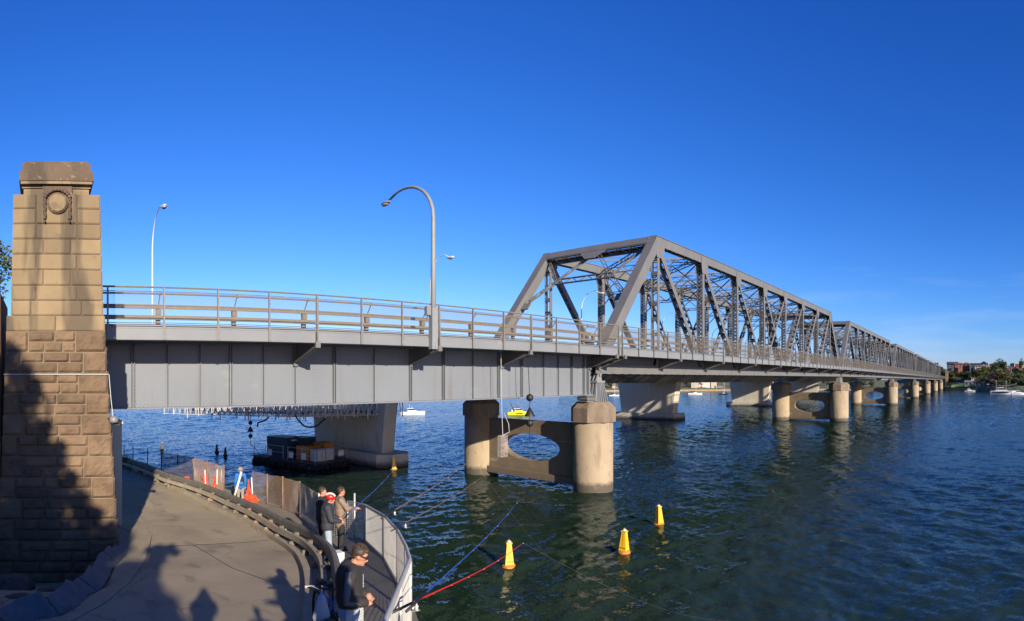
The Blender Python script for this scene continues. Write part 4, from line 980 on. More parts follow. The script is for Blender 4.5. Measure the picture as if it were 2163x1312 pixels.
# ---------------------------------------------------------------- new bridge behind: piers, box girder, scaffold
NP = [(28.2, 43.2, 11.3, 1.4), (99.5, 54.6, 11.4, 2.2), (163, 58.0, 11.2, 2.4), (228, 60.5, 11.2, 2.4)]
lbs = ['big flared grey concrete wall pier behind the moored barge', 'flared pale concrete pier striped by truss shadows, right of the first old pier', 'second pale flared pier farther along, left of the second old pier', 'farthest flared concrete pier glimpsed through the old piers']
for (x, y, w2, t2), lb in zip(NP, lbs):
    e = empty('wall_pier', lb, 'bridge pier', (x, y, 0), .10, 'flared concrete piers of the newer bridge')
    top = H-.38; mb = MB()
    def ring(z, fl): 
        a, b2, c = -fl, w2+fl, .45
        return [(0,a,z),(t2,a,z),(t2+.001,a+.001,z),(t2,b2,z),(0,b2,z)]
    vs = []
    for z, fl in ((1.0, 0), (4.0, .35), (top, .8)):
        a, b2 = -fl, w2+fl; vs += [(0,a+.25,z),(.25,a,z),(t2-.25,a,z),(t2,a+.25,z),(t2,b2-.25,z),(t2-.25,b2,z),(.25,b2,z),(0,b2-.25,z)]
    mb.add(vs, [(i*8+k, i*8+(k+1)%8, (i+1)*8+(k+1)%8, (i+1)*8+k) for i in range(2) for k in range(8)]+[tuple(range(8)), tuple(16+k for k in range(8))])
    mb.build('stem', M['new_conc'], e)
    mb = MB(); a, b2 = -1.4, w2+1.6; mb.prism([(-1.1,a+1),(-.3,a),(t2+.3,a),(t2+1.1,a+1),(t2+1.1,b2-1),(t2+.3,b2),(-.3,b2),(-1.1,b2-1)], 'z', -1.5, 1.1); mb.build('pile_cap', M['new_conc'], e)
mb = MB(); 
pA, pB = (31, 43.5), (300, 64)
def gpt(s): u = (s-31)/269; return 43.5+20.5*u
for s0, s1 in ((31, 120), (120.01, 210), (210.01, 455)):
    y0, y1 = gpt(s0), gpt(s1)
    mb.add([(s0,y0+.7,H-.36),(s1,y1+.7,H-.36),(s1,y1+11.5,H-.36),(s0,y0+11.5,H-.36),(s0,y0-3.0,H+1.3),(s1,y1-3.0,H+1.3),(s1,y1+12.5,H+1.3),(s0,y0+12.5,H+1.3)], [(0,3,2,1),(4,5,6,7),(0,1,5,4),(1,2,6,5),(2,3,7,6),(3,0,4,7)])
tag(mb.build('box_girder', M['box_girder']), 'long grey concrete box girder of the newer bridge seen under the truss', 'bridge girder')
sf = empty('scaffold', 'hanging lattice scaffold platform under the plate girder above the barge', 'scaffold', (0,0,0))
za, zb2 = H-1.6, H-3.35
rs2 = random.Random(3)
C4 = [(30.2, 43.8), (19.2, 44.6), (11.5, 50.5), (14.5, 57.5)]
mb = MB()
lines = [((30.4,43.6),(19.6,44.4)), ((30.4,44.3),(19.0,45.2)), ((27,46),(16.5,48.0)), ((18,46.5),(11.2,53.0)), ((30.4,45.2),(18.0,46.2)), ((30.0,47.2),(15.0,50.2)), ((24,49.5),(13.0,53.5))]
for (a, b2) in lines:
    a = Vector((*a, 0)); b2 = Vector((*b2, 0)); n = int((b2-a).length/.27)
    for z in (za, zb2+.35): mb.bar(Vector((a.x,a.y,z)), Vector((b2.x,b2.y,z)), .05, .05)
    for i in range(n):
        p = a.lerp(b2, i/n); q = a.lerp(b2, (i+1)/n); s2 = i % 2
        mb.bar((p.x,p.y,za if s2 else zb2+.35), (q.x,q.y,zb2+.35 if s2 else za), .05, .05)
mb.build('lattice', M['galv'], sf, recalc=False)
mb = MB()
for (a, b2) in lines[:4]:
    a = Vector((*a, 0)); b2 = Vector((*b2, 0)); n = int((b2-a).length/1.15)
    for i in range(n+1):
        p = a.lerp(b2, min(1, (i+rs2.uniform(-.2,.2))/n)); mb.tube([(p.x,p.y,za), (p.x,p.y,zb2-rs2.uniform(-.3,.1))], .05, 6)
mb.build('hangers', M['galv'], sf)
mb = MB(); mb.add([(30.4,43.7,zb2+.6),(19.4,44.5,zb2+.6),(12.5,52.5,zb2+.6),(15,57,zb2+.6),(30.2,55,zb2+.6)], [(0,1,2,3,4)]); mb.build('planks', M['deck_dark'], sf)
def hose(pts, label):
    mb = MB(); P = [Vector(p) for p in pts]; out = []
    for i in range(len(P)-1):
        p0 = P[max(i-1,0)]; p1 = P[i]; p2 = P[i+1]; p3 = P[min(i+2,len(P)-1)]
        for k in range(6):
            u = k/6; out.append(.5*((2*p1)+(-p0+p2)*u+(2*p0-5*p1+4*p2-p3)*u*u+(-p0+3*p1-3*p2+p3)*u**3))
    out.append(P[-1]); mb.tube(out, .07, 6); tag(mb.build('hose', M['rubber'], None, True), label, 'hose')
hose([W(622,875,46), W(632,890,46), W(648,902,46), W(668,900,46), W(680,890,46), W(688,884,46)], 'dark hose hanging in a curve from the scaffold by the wall pier')
hose([W(568,880,46), W(560,888,46), W(548,892,46), W(545,894,46), W(544,902,46)], 'short black hose dangling from the scaffold over the container')
# day marks: strings of balls and cones
def marks(px, r, ys2, label, sc=1.0, top=None):
    e = empty('day_mark', label, 'marker', W(px, ys2[0], r))
    o = Vector(e.location)
    def l(py, dx=0): return W(px+dx, py, r)-o
    mb = MB(); mb.tube([l(top if top else ys2[0]-30, -5 if top else 0), l(ys2[0]), l(ys2[-1])], .02 if sc < 1 else .03, 5); mb.build('rope', M['galv'] if sc >= 1 else M['dark_cloth'], e)
    R1 = .26*sc
    mb = MB(); mb.ell(l(ys2[0]), (R1,)*3, 16); mb.build('ball', M['black'], e, True)
    c = l(ys2[1]); mb = MB(); mb.lathe(c, [(R1*1.5,-R1*1.1),(R1*1.5,-R1*1.05),(.02,R1*1.5)], 24); mb.build('cone', M['black'], e, True)
    mb = MB(); mb.ell(l(ys2[2]), (R1,)*3, 16); mb.build('ball', M['black'], e, True)
    return e
marks(1119, 33.3, [840, 871, 894, 938], 'white rope of black balls and a cone hanging in front of the first pier', .8, 738)
marks(529, 44, [893, 907, 921, 940], 'small black ball, cone and ball hanging over the water left of the barge', .62)
# hanging trap and ropes
e = empty('hanging_trap', 'white wire crab trap hanging on a rope beside the oval opening', 'trap', W(1062, 920, 32))
o = Vector(e.location); mb = MB(); 
for i in range(9):
    for s2 in (-.12,.12): mb.bar((-.25+.0625*i, s2, 0),(-.25+.0625*i, s2, -1.15),.009,.009)
for j in range(17):
    for s2 in (-.12,.12): mb.bar((-.25, s2, -j*.072),(.25, s2, -j*.072),.009,.009)
mb.build('cage', M['galv'], e)
mb = MB()
for k, z in enumerate((-.35,-.65,-1.0)): mb.ell((.05,0,z),(.09,.07,.1),8)
mb.build('bait', [M['red']], e)
mb = MB(); mb.tube([(0,0,0), W(1060,870,32)-o, W(1058,740,32)-o], .018, 5); mb.tube([(0,0,.0),(.5,0,.15),(.45,0,.6),(.1,0,1.2)], .02, 5); mb.build('rope', M['galv'], e)

# ---------------------------------------------------------------- barge and its load
z0 = 0; A = Vector((19.1,50.9,0)); Bc = Vector((21.8,43.6,0)); ux = (A-Bc).normalized(); uy = Vector((-ux.y, ux.x, 0)); 
if uy.x < 0: uy = -uy
LB, WB = (A-Bc).length, 4.2
ang = atan2(ux.y, ux.x)
bg = empty('work_barge', 'low black work barge with railings moored by the wall pier', 'barge', (Bc.x, Bc.y, -.45), ang)
mb = MB(); mb.prism([(0,0),(LB,0),(LB,-WB),(0,-WB)], 'z', -.4, .95); mb.build('hull', M['hull_dark'], bg)
mb = MB(); mb.box((-.06,-WB-.06,.951),(LB+.06,.06,1.06)); mb.build('deck', M['deck_dark'], bg)
def tyre(p, ax):
    mb = MB(); n = 16; vs = []
    for i in range(n):
        a = 2*pi*i/n
        for k in range(6):
            c = 2*pi*k/6; rr = .36+.13*cos(c); q = Vector((rr*cos(a), .13*sin(c), rr*sin(a)))
            if ax == 'x': q = Vector((q.y, q.x, q.z))
            vs.append(Vector(p)+q)
    mb.add(vs, [(i*6+k, i*6+(k+1)%6, ((i+1)%n)*6+(k+1)%6, ((i+1)%n)*6+k) for i in range(n) for k in range(6)]); mb.build('tyre', M['rubber'], bg, True)
mb = MB()
for x9, seg in ((.9, [((0,.5),(.12,0)),((.12,0),(.24,.5))]), (1.55, [((0,0),(0,.5)),((0,.5),(-.2,.42)),((-.2,.42),(0,.26)),((0,.26),(-.22,.12)),((-.22,.12),(0,0))])):
    for (a0, a1), (b0, b1) in seg: mb.bar((x9-a0, .012, .3+a1), (x9-b0, .012, .3+b1), .04, .02, (0,1,0))
mb.build('hull_marking', M['white'], bg)
for k in range(6): tyre((.5+k*1.35, .16, .5), 'y')
for k in range(4): tyre((-.16, -.4-k*1.1, .5), 'x')
mb = MB()
def rl2(pts):
    for a, b2 in zip(pts, pts[1:]):
        for h in (.55, 1.1): mb.tube([(*a, 1.06+h), (*b2, 1.06+h)], .022, 5)
    for a in pts: mb.tube([(*a, 1.0), (*a, 2.2)], .025, 5)
rl2([(LB-.1,-.05),(LB-1.6,-.05)]); rl2([(LB-1.9,-.05),(LB-3.9,-.05)]); rl2([(3.3,-.05),(1.6,-.05),(.1,-.05),(.05,-1.0)]); rl2([(.05,-1.4),(.05,-WB+.1),(1,-WB+.05)])
mb.build('railing', M['galv'], bg)
mb = MB(); mb.tube([(LB-.3,-.6,1.1),(LB+.8,-.3,2.0)], .03, 5); mb.build('boom', M['galv'], bg)
mb = MB()
for q in ((5.6,.1,1.1),(2.9,.1,1.1),(1.4,.1,1.1)): mb.box((q[0]-.3,-.02,1.25),(q[0]+.25,-.005,1.8))
mb.box((-.0,-3.6,1.4),(.02,-2.9,1.9)); mb.build('sign', M['white'], bg)
mb = MB()
for q in ((5.6,.1,1.1),(2.9,.1,1.1)): mb.box((q[0]-.27,-.004,1.68),(q[0]+.22,.0,1.78))
mb.box((-.02,-3.58,1.75),(-.001,-2.92,1.88)); mb.build('sign_header', M['yellow'], bg)
def container(name, cx2, cy2, l, w3, h, mm, label, cat, z=.612, ribs=True):
    c = bg.matrix_world; cs, sn = cos(ang), sin(ang)
    e = empty(name, label, cat, (Bc.x+cx2*cs-cy2*sn, Bc.y+cx2*sn+cy2*cs, z), ang)
    mb = MB(); mb.box((-l/2,-w3/2,0),(l/2,w3/2,h))
    if ribs:
        n = int(l/.22)
        for k in range(n): x = -l/2+.1+(l-.2)*k/(n-1); mb.box((x-.04,w3/2,.1),(x+.04,w3/2+.03,h-.1))
        n = int(w3/.22)
        for k in range(n): y = -w3/2+.1+(w3-.2)*k/(n-1); mb.box((-l/2-.03,y-.04,.1),(-l/2,y+.04,h-.1))
    mb.build('body', mm, e)
    mb = MB(); mb.box((-l/2-.04,-w3/2-.04,h+.002),(l/2+.04,w3/2+.04,h+.06)); mb.build('lid', mm, e)
    return e
bg.matrix_world
c1 = container('container', LB-2.6, -1.5, 2.6, 2.0, 1.75, M['cont_blue'], 'large dark blue shipping container on the barge', 'container')
mb = MB(); mb.box((-1.37,-.6,1.5),(-1.34,.5,1.6)); mb.build('placard', M['white'], c1)
c2 = container('container', 3.6, -2.4, 1.5, 1.4, 1.75, M['cont_blue'], 'smaller dark blue container behind the first on the barge', 'container')
container('skip_bin', 2.2, -1.5, 1.5, 1.5, 1.15, M['orange'], 'orange skip bin with a folded lip on the barge', 'skip bin', ribs=False)
container('skip_bin', 2.0, -3.2, 1.3, 1.3, 1.3, M['orange'], 'second orange skip bin at the back of the barge', 'skip bin', ribs=False)
for k, (a, b2) in enumerate(((.55,-.9),(.55,-2.0))):
    e = empty('water_tank', ['white plastic tank cube at the barge corner', 'white plastic tank cube farther along the barge edge'][k], 'tank', Bc+ux*a-uy*0+Vector((0,0,1.062)), ang)
    e.location = (Bc.x+a*cos(ang)-b2*sin(ang), Bc.y+a*sin(ang)+b2*cos(ang), .612)
    mb = MB(); mb.box((-.4,-.45,.12),(.4,.45,1.0)); mb.lathe((0,0,1.0),[(.16,0),(.16,.06)],12); mb.build('tank', M['tank'], e)
    mb = MB()
    for zz in (.1,.4,.7,1.0):
        for s2 in (-1,1): mb.bar((-.43,s2*.48,zz),(.43,s2*.48,zz),.03,.03); mb.bar((s2*.43,-.48,zz),(s2*.43,.48,zz),.03,.03)
    for i in range(4):
        for s2 in (-1,1): mb.bar((-.43+.286*i,s2*.48,0),(-.43+.286*i,s2*.48,1.0),.03,.03); mb.bar((s2*.43,-.48+.32*i,0),(s2*.43,-.48+.32*i,1.0),.03,.03)
    mb.build('cage', M['galv'], e)

# ---------------------------------------------------------------- buoys
def txt(s, size, loc2, rot, mm, parent, name='lettering', sp=1):
    c = bpy.data.curves.new(name, 'FONT'); c.body = s; c.size = size; c.align_x = 'CENTER'; c.align_y = 'CENTER'; c.extrude = .002; c.space_line = sp
    c.materials.append(mm); o2 = bpy.data.objects.new(name, c); COL.objects.link(o2); o2.location = loc2; o2.rotation_euler = rot
    if parent: o2.parent = parent
    return o2
def buoy(px, py, h, label, mm, rz=0, tilt=0, grp='four sided channel buoys', letters=False):
    p = WZ(px, py, 0); e = empty('channel_buoy', label, 'buoy', p, 0, grp); e.rotation_euler = (0, tilt, atan2(p.y, p.x)-pi/2+rz)
    w0, w1 = h*.215, h*.085
    mb = MB(); vs = []
    for z, r in ((.08, w0*.88), (.12, w0*.86), (h*.88, w1*1.15), (h*.885, w1*1.5), (h*.93, w1*1.5), (h*.94, w1*1.0)):
        for k in range(4): a = pi/4+k*pi/2; vs.append((r*1.3*cos(a), r*1.3*sin(a), z))
    mb.add(vs, [(i*4+k, i*4+(k+1)%4, (i+1)*4+(k+1)%4, (i+1)*4+k) for i in range(5) for k in range(4)]+[(0,3,2,1),(20,21,22,23)]); mb.build('body', mm, e)
    mb = MB(); mb.lathe((0,0,0), [(w0*1.0,-.2),(w0*1.35,-.02),(w0*1.3,.04),(w0*1.05,.09)], 16); mb.build('float_collar', M['hull_dark'] if mm != M['yellow'] else M['orange'], e)
    mb = MB(); mb.lathe((0,0,0), [(w1*.9,h*.94),(w1*.9,h*.99),(w1*.3,h)], 10); mb.tube([(0,0,h),(0,0,h*1.05)],.008,4); mb.build('lantern', M['white'], e)
    if letters:
        mb = MB(); r8 = random.Random(int(px))
        for k in range(7):
            zz = h*(.78-.075*k); yy = -(w0*.92*.85+(w1*1.15*.92-w0*.85*.92)*(zz-.12)/(h*.88-.12))-.012
            mb.bar((-.018, yy, zz-.018), (-.018, yy, zz+.018), .008, .004, (0,1,0)); mb.bar((.016*r8.choice((1,0)), yy, zz-.018), (.018, yy, zz+.016), .008, .004, (0,1,0)); mb.bar((-.018, yy, zz+.014*r8.choice((-1,1))), (.018, yy, zz), .004, .008, (0,0,1))
        for k in range(3): mb.box((-w0*.5+k*.1, -w0*.84, h*.2), (-w0*.5+k*.1+.06, -w0*.80, h*.23))
        mb.build('lettering', M['black'], e)
    return e
buoy(1075, 1196, 1.03, 'yellow buoy nearest the fishing rods', M['yellow'], .18, 0, letters=True)
buoy(1318, 1166, 1.00, 'middle yellow buoy, brightest on its right face', M['yellow'], -.5, .03, letters=True)
buoy(1392, 1108, 1.02, 'yellow buoy farthest out of the open water three', M['yellow'], .7, -.02)
buoy(832, 992, 1.05, 'orange yellow buoy beside the wall pier footing', M['yellow'], .3, -.06)
M['buoy_dark'] = mat('dark blotched yellow', (.14,.10,.02), .7, (.06,.045,.012), 3, .6)  # much darker than the other buoy yellow, blotched at random
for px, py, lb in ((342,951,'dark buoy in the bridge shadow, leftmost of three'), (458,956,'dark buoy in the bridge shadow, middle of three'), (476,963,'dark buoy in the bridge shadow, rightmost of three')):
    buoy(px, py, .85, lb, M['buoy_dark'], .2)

# ---------------------------------------------------------------- boats
def hull(mb, Lh, bw, h, bow=.35, n=14, z0=-.25, sheer=.25):
    vs = []
    for i in range(n+1):
        u = i/n; x = -Lh/2+Lh*u; wv = bw/2*(1 if u < .45 else max(.02, 1-((u-.45)/.55)**2.2)); hh = h*(1+sheer*u*u)
        xo = bow*Lh*.12*max(0,(u-.7)/.3)
        vs += [(x, -wv*.15, z0), (x+xo*.3, -wv*.8, z0+.12*h), (x+xo, -wv, hh), (x+xo, wv, hh), (x+xo*.3, wv*.8, z0+.12*h), (x, wv*.15, z0)]
    fs = [(i*6+k, i*6+(k+1)%6, (i+1)*6+(k+1)%6, (i+1)*6+k) for i in range(n) for k in range(6)]+[tuple(range(6)), tuple(n*6+k for k in range(6))]
    mb.add(vs, fs)
def cabin(mb, x0, x1, w3, z0, z1, rake=.3, rb=.05, tw=.75):
    mb.add([(x0,-w3/2,z0),(x1,-w3/2,z0),(x1,w3/2,z0),(x0,w3/2,z0),(x0+rb,-w3/2*tw,z1),(x1-rake,-w3/2*tw,z1),(x1-rake,w3/2*tw,z1),(x0+rb,w3/2*tw,z1)], [(0,3,2,1),(4,5,6,7),(0,1,5,4),(1,2,6,5),(2,3,7,6),(3,0,4,7)])
def motorboat(px, py, Lh, hd, label, mh, flip=False, kind=0, grp='motor boats under way'):
    p = WZ(px, py, 0); r = hypot(p.x, p.y); az = atan2(p.y, p.x)-pi/2+hd   # +x local points to screen right
    e = empty('motor_boat', label, 'motor boat', (p.x, p.y, 0), az, grp)
    s = Lh
    mb = MB(); hull(mb, s, s*.3, s*.12); mb.build('hull', mh, e)
    if kind == 2:
        mb = MB(); vs = []
        for i in range(9):
            u = i/8; x = -s*.42+s*.86*u; wv = s*.151*(1 if u < .45 else max(.1, 1-((u-.45)/.55)**2.0)); 
            for sg in (-1, 1): vs += [(x, sg*(wv+.03), s*.055), (x, sg*(wv+.035), s*.1*(1+.2*u))]
        mb.add(vs, [(i*4+k*2, i*4+k*2+1, (i+1)*4+k*2+1, (i+1)*4+k*2) for i in range(8) for k in range(2)]); mb.build('side_stripe', M['gel_dark'], e)
    mb = MB(); cabin(mb, -s*.2, s*.28, s*.22, s*.12, s*.19, s*.16); cabin(mb, -s*.28, s*.42, s*.25, s*.115, s*.14, s*.1) if kind == 2 else None; mb.build('cabin', mh if kind == 1 else M['gel_white'], e)
    mb = MB(); cabin(mb, -s*.17, s*.13, s*.18, s*.19, s*.25, s*.08, .08); mb.build('windscreen', M['glass'], e)
    mb = MB(); cabin(mb, -s*.22, s*.06, s*.18, s*.25, s*.27, s*.02); mb.build('roof', M['gel_white'], e)
    mb = MB()
    for dx, h2 in ((-.1,.42),(.0,.36)): mb.tube([(s*dx,0,s*.26),(s*(dx-.03),0,s*h2)], .03, 5)
    for k in range(6): mb.tube([(s*(.2+.05*k), -s*.1*(1-k*.15), s*.13),(s*(.2+.05*k), -s*.1*(1-k*.15), s*.18)], .02, 4)
    if kind == 1: mb.tube([(-s*.2,-s*.1,s*.15),(-s*.32,-s*.1,s*.4),(-s*.38,-s*.1,s*.55)], .04, 5); mb.tube([(-s*.2,s*.1,s*.15),(-s*.32,s*.1,s*.4),(-s*.38,s*.1,s*.55)], .04, 5)
    mb.build('aerials', M['gel_white'] if kind != 1 else M['hull_dark'], e)
    if kind == 1:
        txt('PILBARA', s*.07, (s*.02,-s*.152,s*.05), (pi/2,0,0), M['black'], e) if 0 else None
        mb = MB(); 
        for k in range(9): mb.box((-s*.13+k*s*.033, -s*.158, s*.035), (-s*.13+k*s*.033+s*.018, -s*.152, s*.085))
        mb.build('hull_lettering', M['black'], e)
    mb = MB(); mb.ell((-s*.3,0,s*.16),(.2,.2,.35),8); mb.build('seat', M['blue_rod'] if kind == 0 else M['gel_white'], e)
    return e
def wake(px0, py0, px1, py1, wd, label, n=26):
    a = WZ(px0, py0, .16); b2 = WZ(px1, py1, .16); d2 = (b2-a).normalized(); nn = Vector((-d2.y, d2.x, 0)); mb = MB(); rr = random.Random(int(px0))
    for i in range(n):
        u = i/n; ww = wd*(.4+.6*u)*rr.uniform(.3, 1); c = a.lerp(b2, u); c2 = a.lerp(b2, u+.9/n*rr.uniform(.5,1.15)); off = nn*rr.uniform(-.3,.3)*wd
        mb.add([c+off-nn*ww*.2, c.lerp(c2,.5)+off-nn*ww, c2+off-nn*ww*.2, c2+off+nn*ww*.2, c.lerp(c2,.5)+off+nn*ww, c+off+nn*ww*.2], [(0,1,2,3,4,5)])
    tag(mb.build('wake', M['foam'], None, recalc=False), label, None, None, 'stuff')
motorboat(871, 876, 5.2, 0, 'white cabin motor boat speeding past the wall pier', M['gel_white'])
wake(850, 876, 828, 875, .5, 'white wake behind the small cabin boat')
wake(975, 877.5, 885, 877, .35, 'thin foam line on the water right of the cabin boat')
motorboat(1096, 876, 5.0, .12, 'yellow motor boat with black hull lettering beyond the first pier', M['boat_yellow'], kind=1)
motorboat(2118, 833, 13.5, 0, 'large white motor yacht with a dark side stripe off the marina', M['gel_white'], kind=2)
wake(1935, 835, 2085, 833, .4, 'long broken white wake astern of the motor yacht', 40)
motorboat(2048, 828, 7.5, .3, 'small grey open motor boat in front of the far lawn', mat('grey hull', (.25,.27,.24), .5))
wake(830, 847, 1240, 846.5, .07, 'faint foam line across the water behind the first pier', 60)
wake(1460, 836, 1640, 836, .08, 'faint bright ripple lines near the moored yachts', 30)
def yacht(px, py, Lh, hm, label, dark=False, hd=0):
    p = WZ(px, py, 0); e = empty('sailing_yacht', label, 'sailing yacht', (p.x, p.y, 0), atan2(p.y, p.x)-pi/2+hd, 'moored sailing yachts with bare masts')
    mb = MB(); hull(mb, Lh, Lh*.28, Lh*.1); mb.build('hull', M['gel_dark'] if dark else M['gel_white'], e)
    mb = MB(); cabin(mb, -Lh*.1, Lh*.22, Lh*.16, Lh*.1, Lh*.16, .6); mb.build('cabin', M['gel_white'], e)
    mb = MB(); mb.tube([(Lh*.08,0,Lh*.1),(Lh*.08,0,hm)], .09, 6); mb.build('mast', M['lamp_white'], e)
    mb = MB(); mb.tube([(Lh*.08,0,Lh*.24),(-Lh*.35,0,Lh*.25)], .17, 6); mb.build('boom', M['cont_blue'], e)
    mb = MB(); 
    for q in ((Lh*.5,0),(-Lh*.48,0)): mb.tube([(Lh*.08,0,hm),(q[0],q[1],Lh*.11)], .03, 4)
    mb.build('rigging', M['lamp_grey'], e)
yacht(1297, 836.5, 4.6, 7, 'moored white yacht seen right of the first pier')
yacht(1468, 833.5, 7.2, 9.5, 'moored white yacht between the first two wall piers')
yacht(1528, 833, 4.8, 7, 'moored yacht with a dark hull, right of the white one', True)

# ---------------------------------------------------------------- people
def person(label, loc3, face, J, cloth, hgt=1.75, name='person', voxel=.013):
    """J: joints in metres, +x forward, +y left, z up for a 1.75 m body. cloth: dict of options"""
    e = empty(name, label, 'person', loc3, face); k = hgt/1.75; e.scale = (k,k,k)
    D = dict(pel=(0,0,.95), che=(0,0,1.30), nek=(0,0,1.49), hd=(.03,0,1.635), shl=(0,.19,1.43), shr=(0,-.19,1.43), ell=(.02,.25,1.13), elr=(.02,-.25,1.13),
             wrl=(.12,.24,.88), wrr=(.12,-.24,.88), hil=(0,.09,.92), hir=(0,-.09,.92), knl=(.03,.10,.5), knr=(.03,-.10,.5), anl=(0,.11,.08), anr=(0,-.11,.08))
    D.update(J); D = {a: Vector(b2) for a, b2 in D.items()}; b = MB()
    fwd = Vector((1,0,0)).lerp((D['hd']-D['nek']).normalized(), .0); hy = cloth.get('look', 0); hp = cloth.get('nod', 0)
    Rm = Matrix.Rotation(hy, 3, 'Z') @ Matrix.Rotation(hp, 3, 'Y')
    hc = D['hd']
    def hl(x, y, z): return hc+Rm@Vector((x,y,z))
    b.ell(hc+Rm@Vector((0,0,.02)), (.098,.078,.105), 18, Rm); b.ell(hl(.03,0,-.06), (.062,.056,.06), 14, Rm); b.ell(hl(.078,0,-.088), (.026,.03,.02), 10, Rm)
    b.cap(hl(.09,0,.015), hl(.112,0,-.022), .011, .015, 8); b.ell(hl(.088,0,-.052), (.016,.026,.012), 8, Rm)
    for s2 in (-1, 1): b.ell(hl(-.005, .079*s2, -.005), (.02,.009,.032), 8, Rm); b.ell(hl(.083, .03*s2, .02), (.012,.02,.01), 8, Rm)
    b.cap(D['nek']-Vector((.01,0,.04)), hl(-.02,0,-.06), .058, .055, 12)
    def torso(mb, g, hip=0):
        mb.cap(D['che'].lerp(D['nek'],.45)+Vector((0,.085,0)), D['che'].lerp(D['nek'],.45)-Vector((0,.085,0)), .088+g, .088+g, 14)
        mb.ell(D['che'], (.125+g,.175+g,.2+g), 18); mb.ell(D['pel'].lerp(D['che'],.5), (.115+g,.155+g,.2+g), 18); mb.ell(D['pel']+Vector((0,0,-.02+hip)), (.12+g,.165+g,.15+g-hip*.3), 18)
        for q in ('l','r'): mb.cap(D['nek']-Vector((0,0,.05)), D['sh'+q], .055+g, .055+g, 10)
    def arms(mb, g, cut=1.0):
        for q in ('l','r'):
            mb.cap(D['sh'+q], D['el'+q], .056+g, .042+g, 12); mb.cap(D['el'+q], D['el'+q].lerp(D['wr'+q], cut), .041+g, .031+g*.8, 12)
    def legs(mb, g, cut=1.0):
        for q in ('l','r'):
            mb.cap(D['hi'+q], D['kn'+q], .088+g, .056+g, 12); mb.cap(D['kn'+q], D['kn'+q].lerp(D['an'+q], cut), .055+g, .036+g, 12)
    torso(b, 0); arms(b, 0); legs(b, 0)
    for q, s2 in (('l',1),('r',-1)):
        an = D['an'+q]; b.cap(an+Vector((-.03,0,-.035)), an+Vector((.15,0.02*s2,-.05)), .042, .033, 10)
        wr = D['wr'+q]; fd = (wr-D['el'+q]).normalized(); up = Vector((0,0,1)); sd2 = fd.cross(up)
        if sd2.length < .1: sd2 = Vector((0,1,0))
        sd2.normalize(); nm = sd2.cross(fd).normalized()
        b.ell(wr+fd*.045, (.042,.042,.042), 10); b.ell(wr+fd*.065, (.03,.038,.032), 10)
        ln = (.062,.074,.07,.052)
        for f2 in range(4):
            base = wr+fd*.09+sd2*(.03-.02*f2); mid = base+(fd*.85-nm*.35).normalized()*ln[f2]*.55; b.cap(base-fd*.03, mid, .0105, .0095, 6); b.cap(mid, mid+(fd*.35-nm*.9).normalized()*ln[f2]*.5, .0095, .0085, 6)
        b.cap(wr+fd*.03+sd2*.03, wr+fd*.085+sd2*.058-nm*.015, .0135, .0105, 6)
    def fin(mb, nm2, mm, vx, par=e, push=True):
        o2 = mb.build(nm2, mm, par, True); md2 = o2.modifiers.new('r', 'REMESH'); md2.mode = 'VOXEL'; md2.voxel_size = vx; md2.use_smooth_shade = True
        if push: s3 = o2.modifiers.new('s', 'SMOOTH'); s3.factor = .6; s3.iterations = 3
        return o2
    fin(b, 'body', M['skin'], voxel if 'fine' in cloth else .016)
    bk2 = cloth.get('bulk', .008); c = MB(); torso(c, .03+bk2, cloth.get('short', 0)); arms(c, .022+bk2*.6, .93)
    if cloth.get('long'):
        c.ell(D['pel']-Vector((0,0,.12)), (.16,.2,.28), 16)
    if cloth.get('hood'): c.ell(D['nek']+Vector((-.085,0,.0)), (.07,.12,.06), 12); c.ell(D['nek']+Vector((0,0,-.01)), (.09,.1,.035), 12)
    else: c.ell(D['nek']+Vector((-.01,0,-.03)), (.075,.08,.04), 12)
    fin(c, 'jacket', cloth['top'], .018)
    c = MB(); c.ell(D['pel']-Vector((0,0,.05)), (.14,.185,.15), 14); legs(c, .022, .97); fin(c, 'trousers', cloth['bottom'], .018)
    for q, s2 in (('l',1),('r',-1)):
        an = D['an'+q]; c = MB(); c.cap(an+Vector((-.03,0,-.03)), an+Vector((.16,.02*s2,-.045)), .052, .044, 10); c.build('shoe', M['dark_cloth'], e, True)
    kind = cloth.get('head', 'hair')
    if kind in ('hair', 'hairlong', 'helmet'):
        c = MB(); c.ell(hl(-.02,0,.045), (.098,.088,.092), 16, Rm); c.ell(hl(-.05,0,.0), (.052,.072,.075), 12, Rm); c.ell(hl(.05,0,.09), (.05,.06,.035), 10, Rm)
        rr = random.Random(2)
        for _ in range(170):
            a, t3 = rr.uniform(0, 2*pi), rr.uniform(0, 1.2); v = Vector((.1*sin(t3)*cos(a), .088*sin(t3)*sin(a), .095*cos(t3))); c.ell(hl(-.015,0,.05)+Rm@v, (.011,.011,.010), 5)
        o2 = c.build('hair', M['hair'], e, True)
    if kind == 'helmet':
        c = MB(); c.ell(hl(-.015,0,.062), (.135,.112,.10), 20, Rm); c.ell(hl(.09,0,.045), (.05,.07,.02), 12, Rm); hm = c.build('helmet', M['red'], e, True)
        c = MB()
        for yy in (-.055, 0, .055):
            pts = [hl(-.015+.137*cos(t3)*(1-abs(yy)*2), yy*1.15, .062+.098*sin(t3)*(1-abs(yy)*1.5)) for t3 in [pi*(.12+.76*i/8) for i in range(9)]]; c.tube(pts, .012, 6)
        c.build('helmet_stripe', M['white'] if 1 else 0, hm, True)
        c = MB(); c.tube([hl(.02,.085,.04), hl(.03,.07,-.05), hl(.03,0,-.12), hl(.03,-.07,-.05), hl(.02,-.085,.04)], .007, 5); c.build('chin_strap', M['black'], hm)
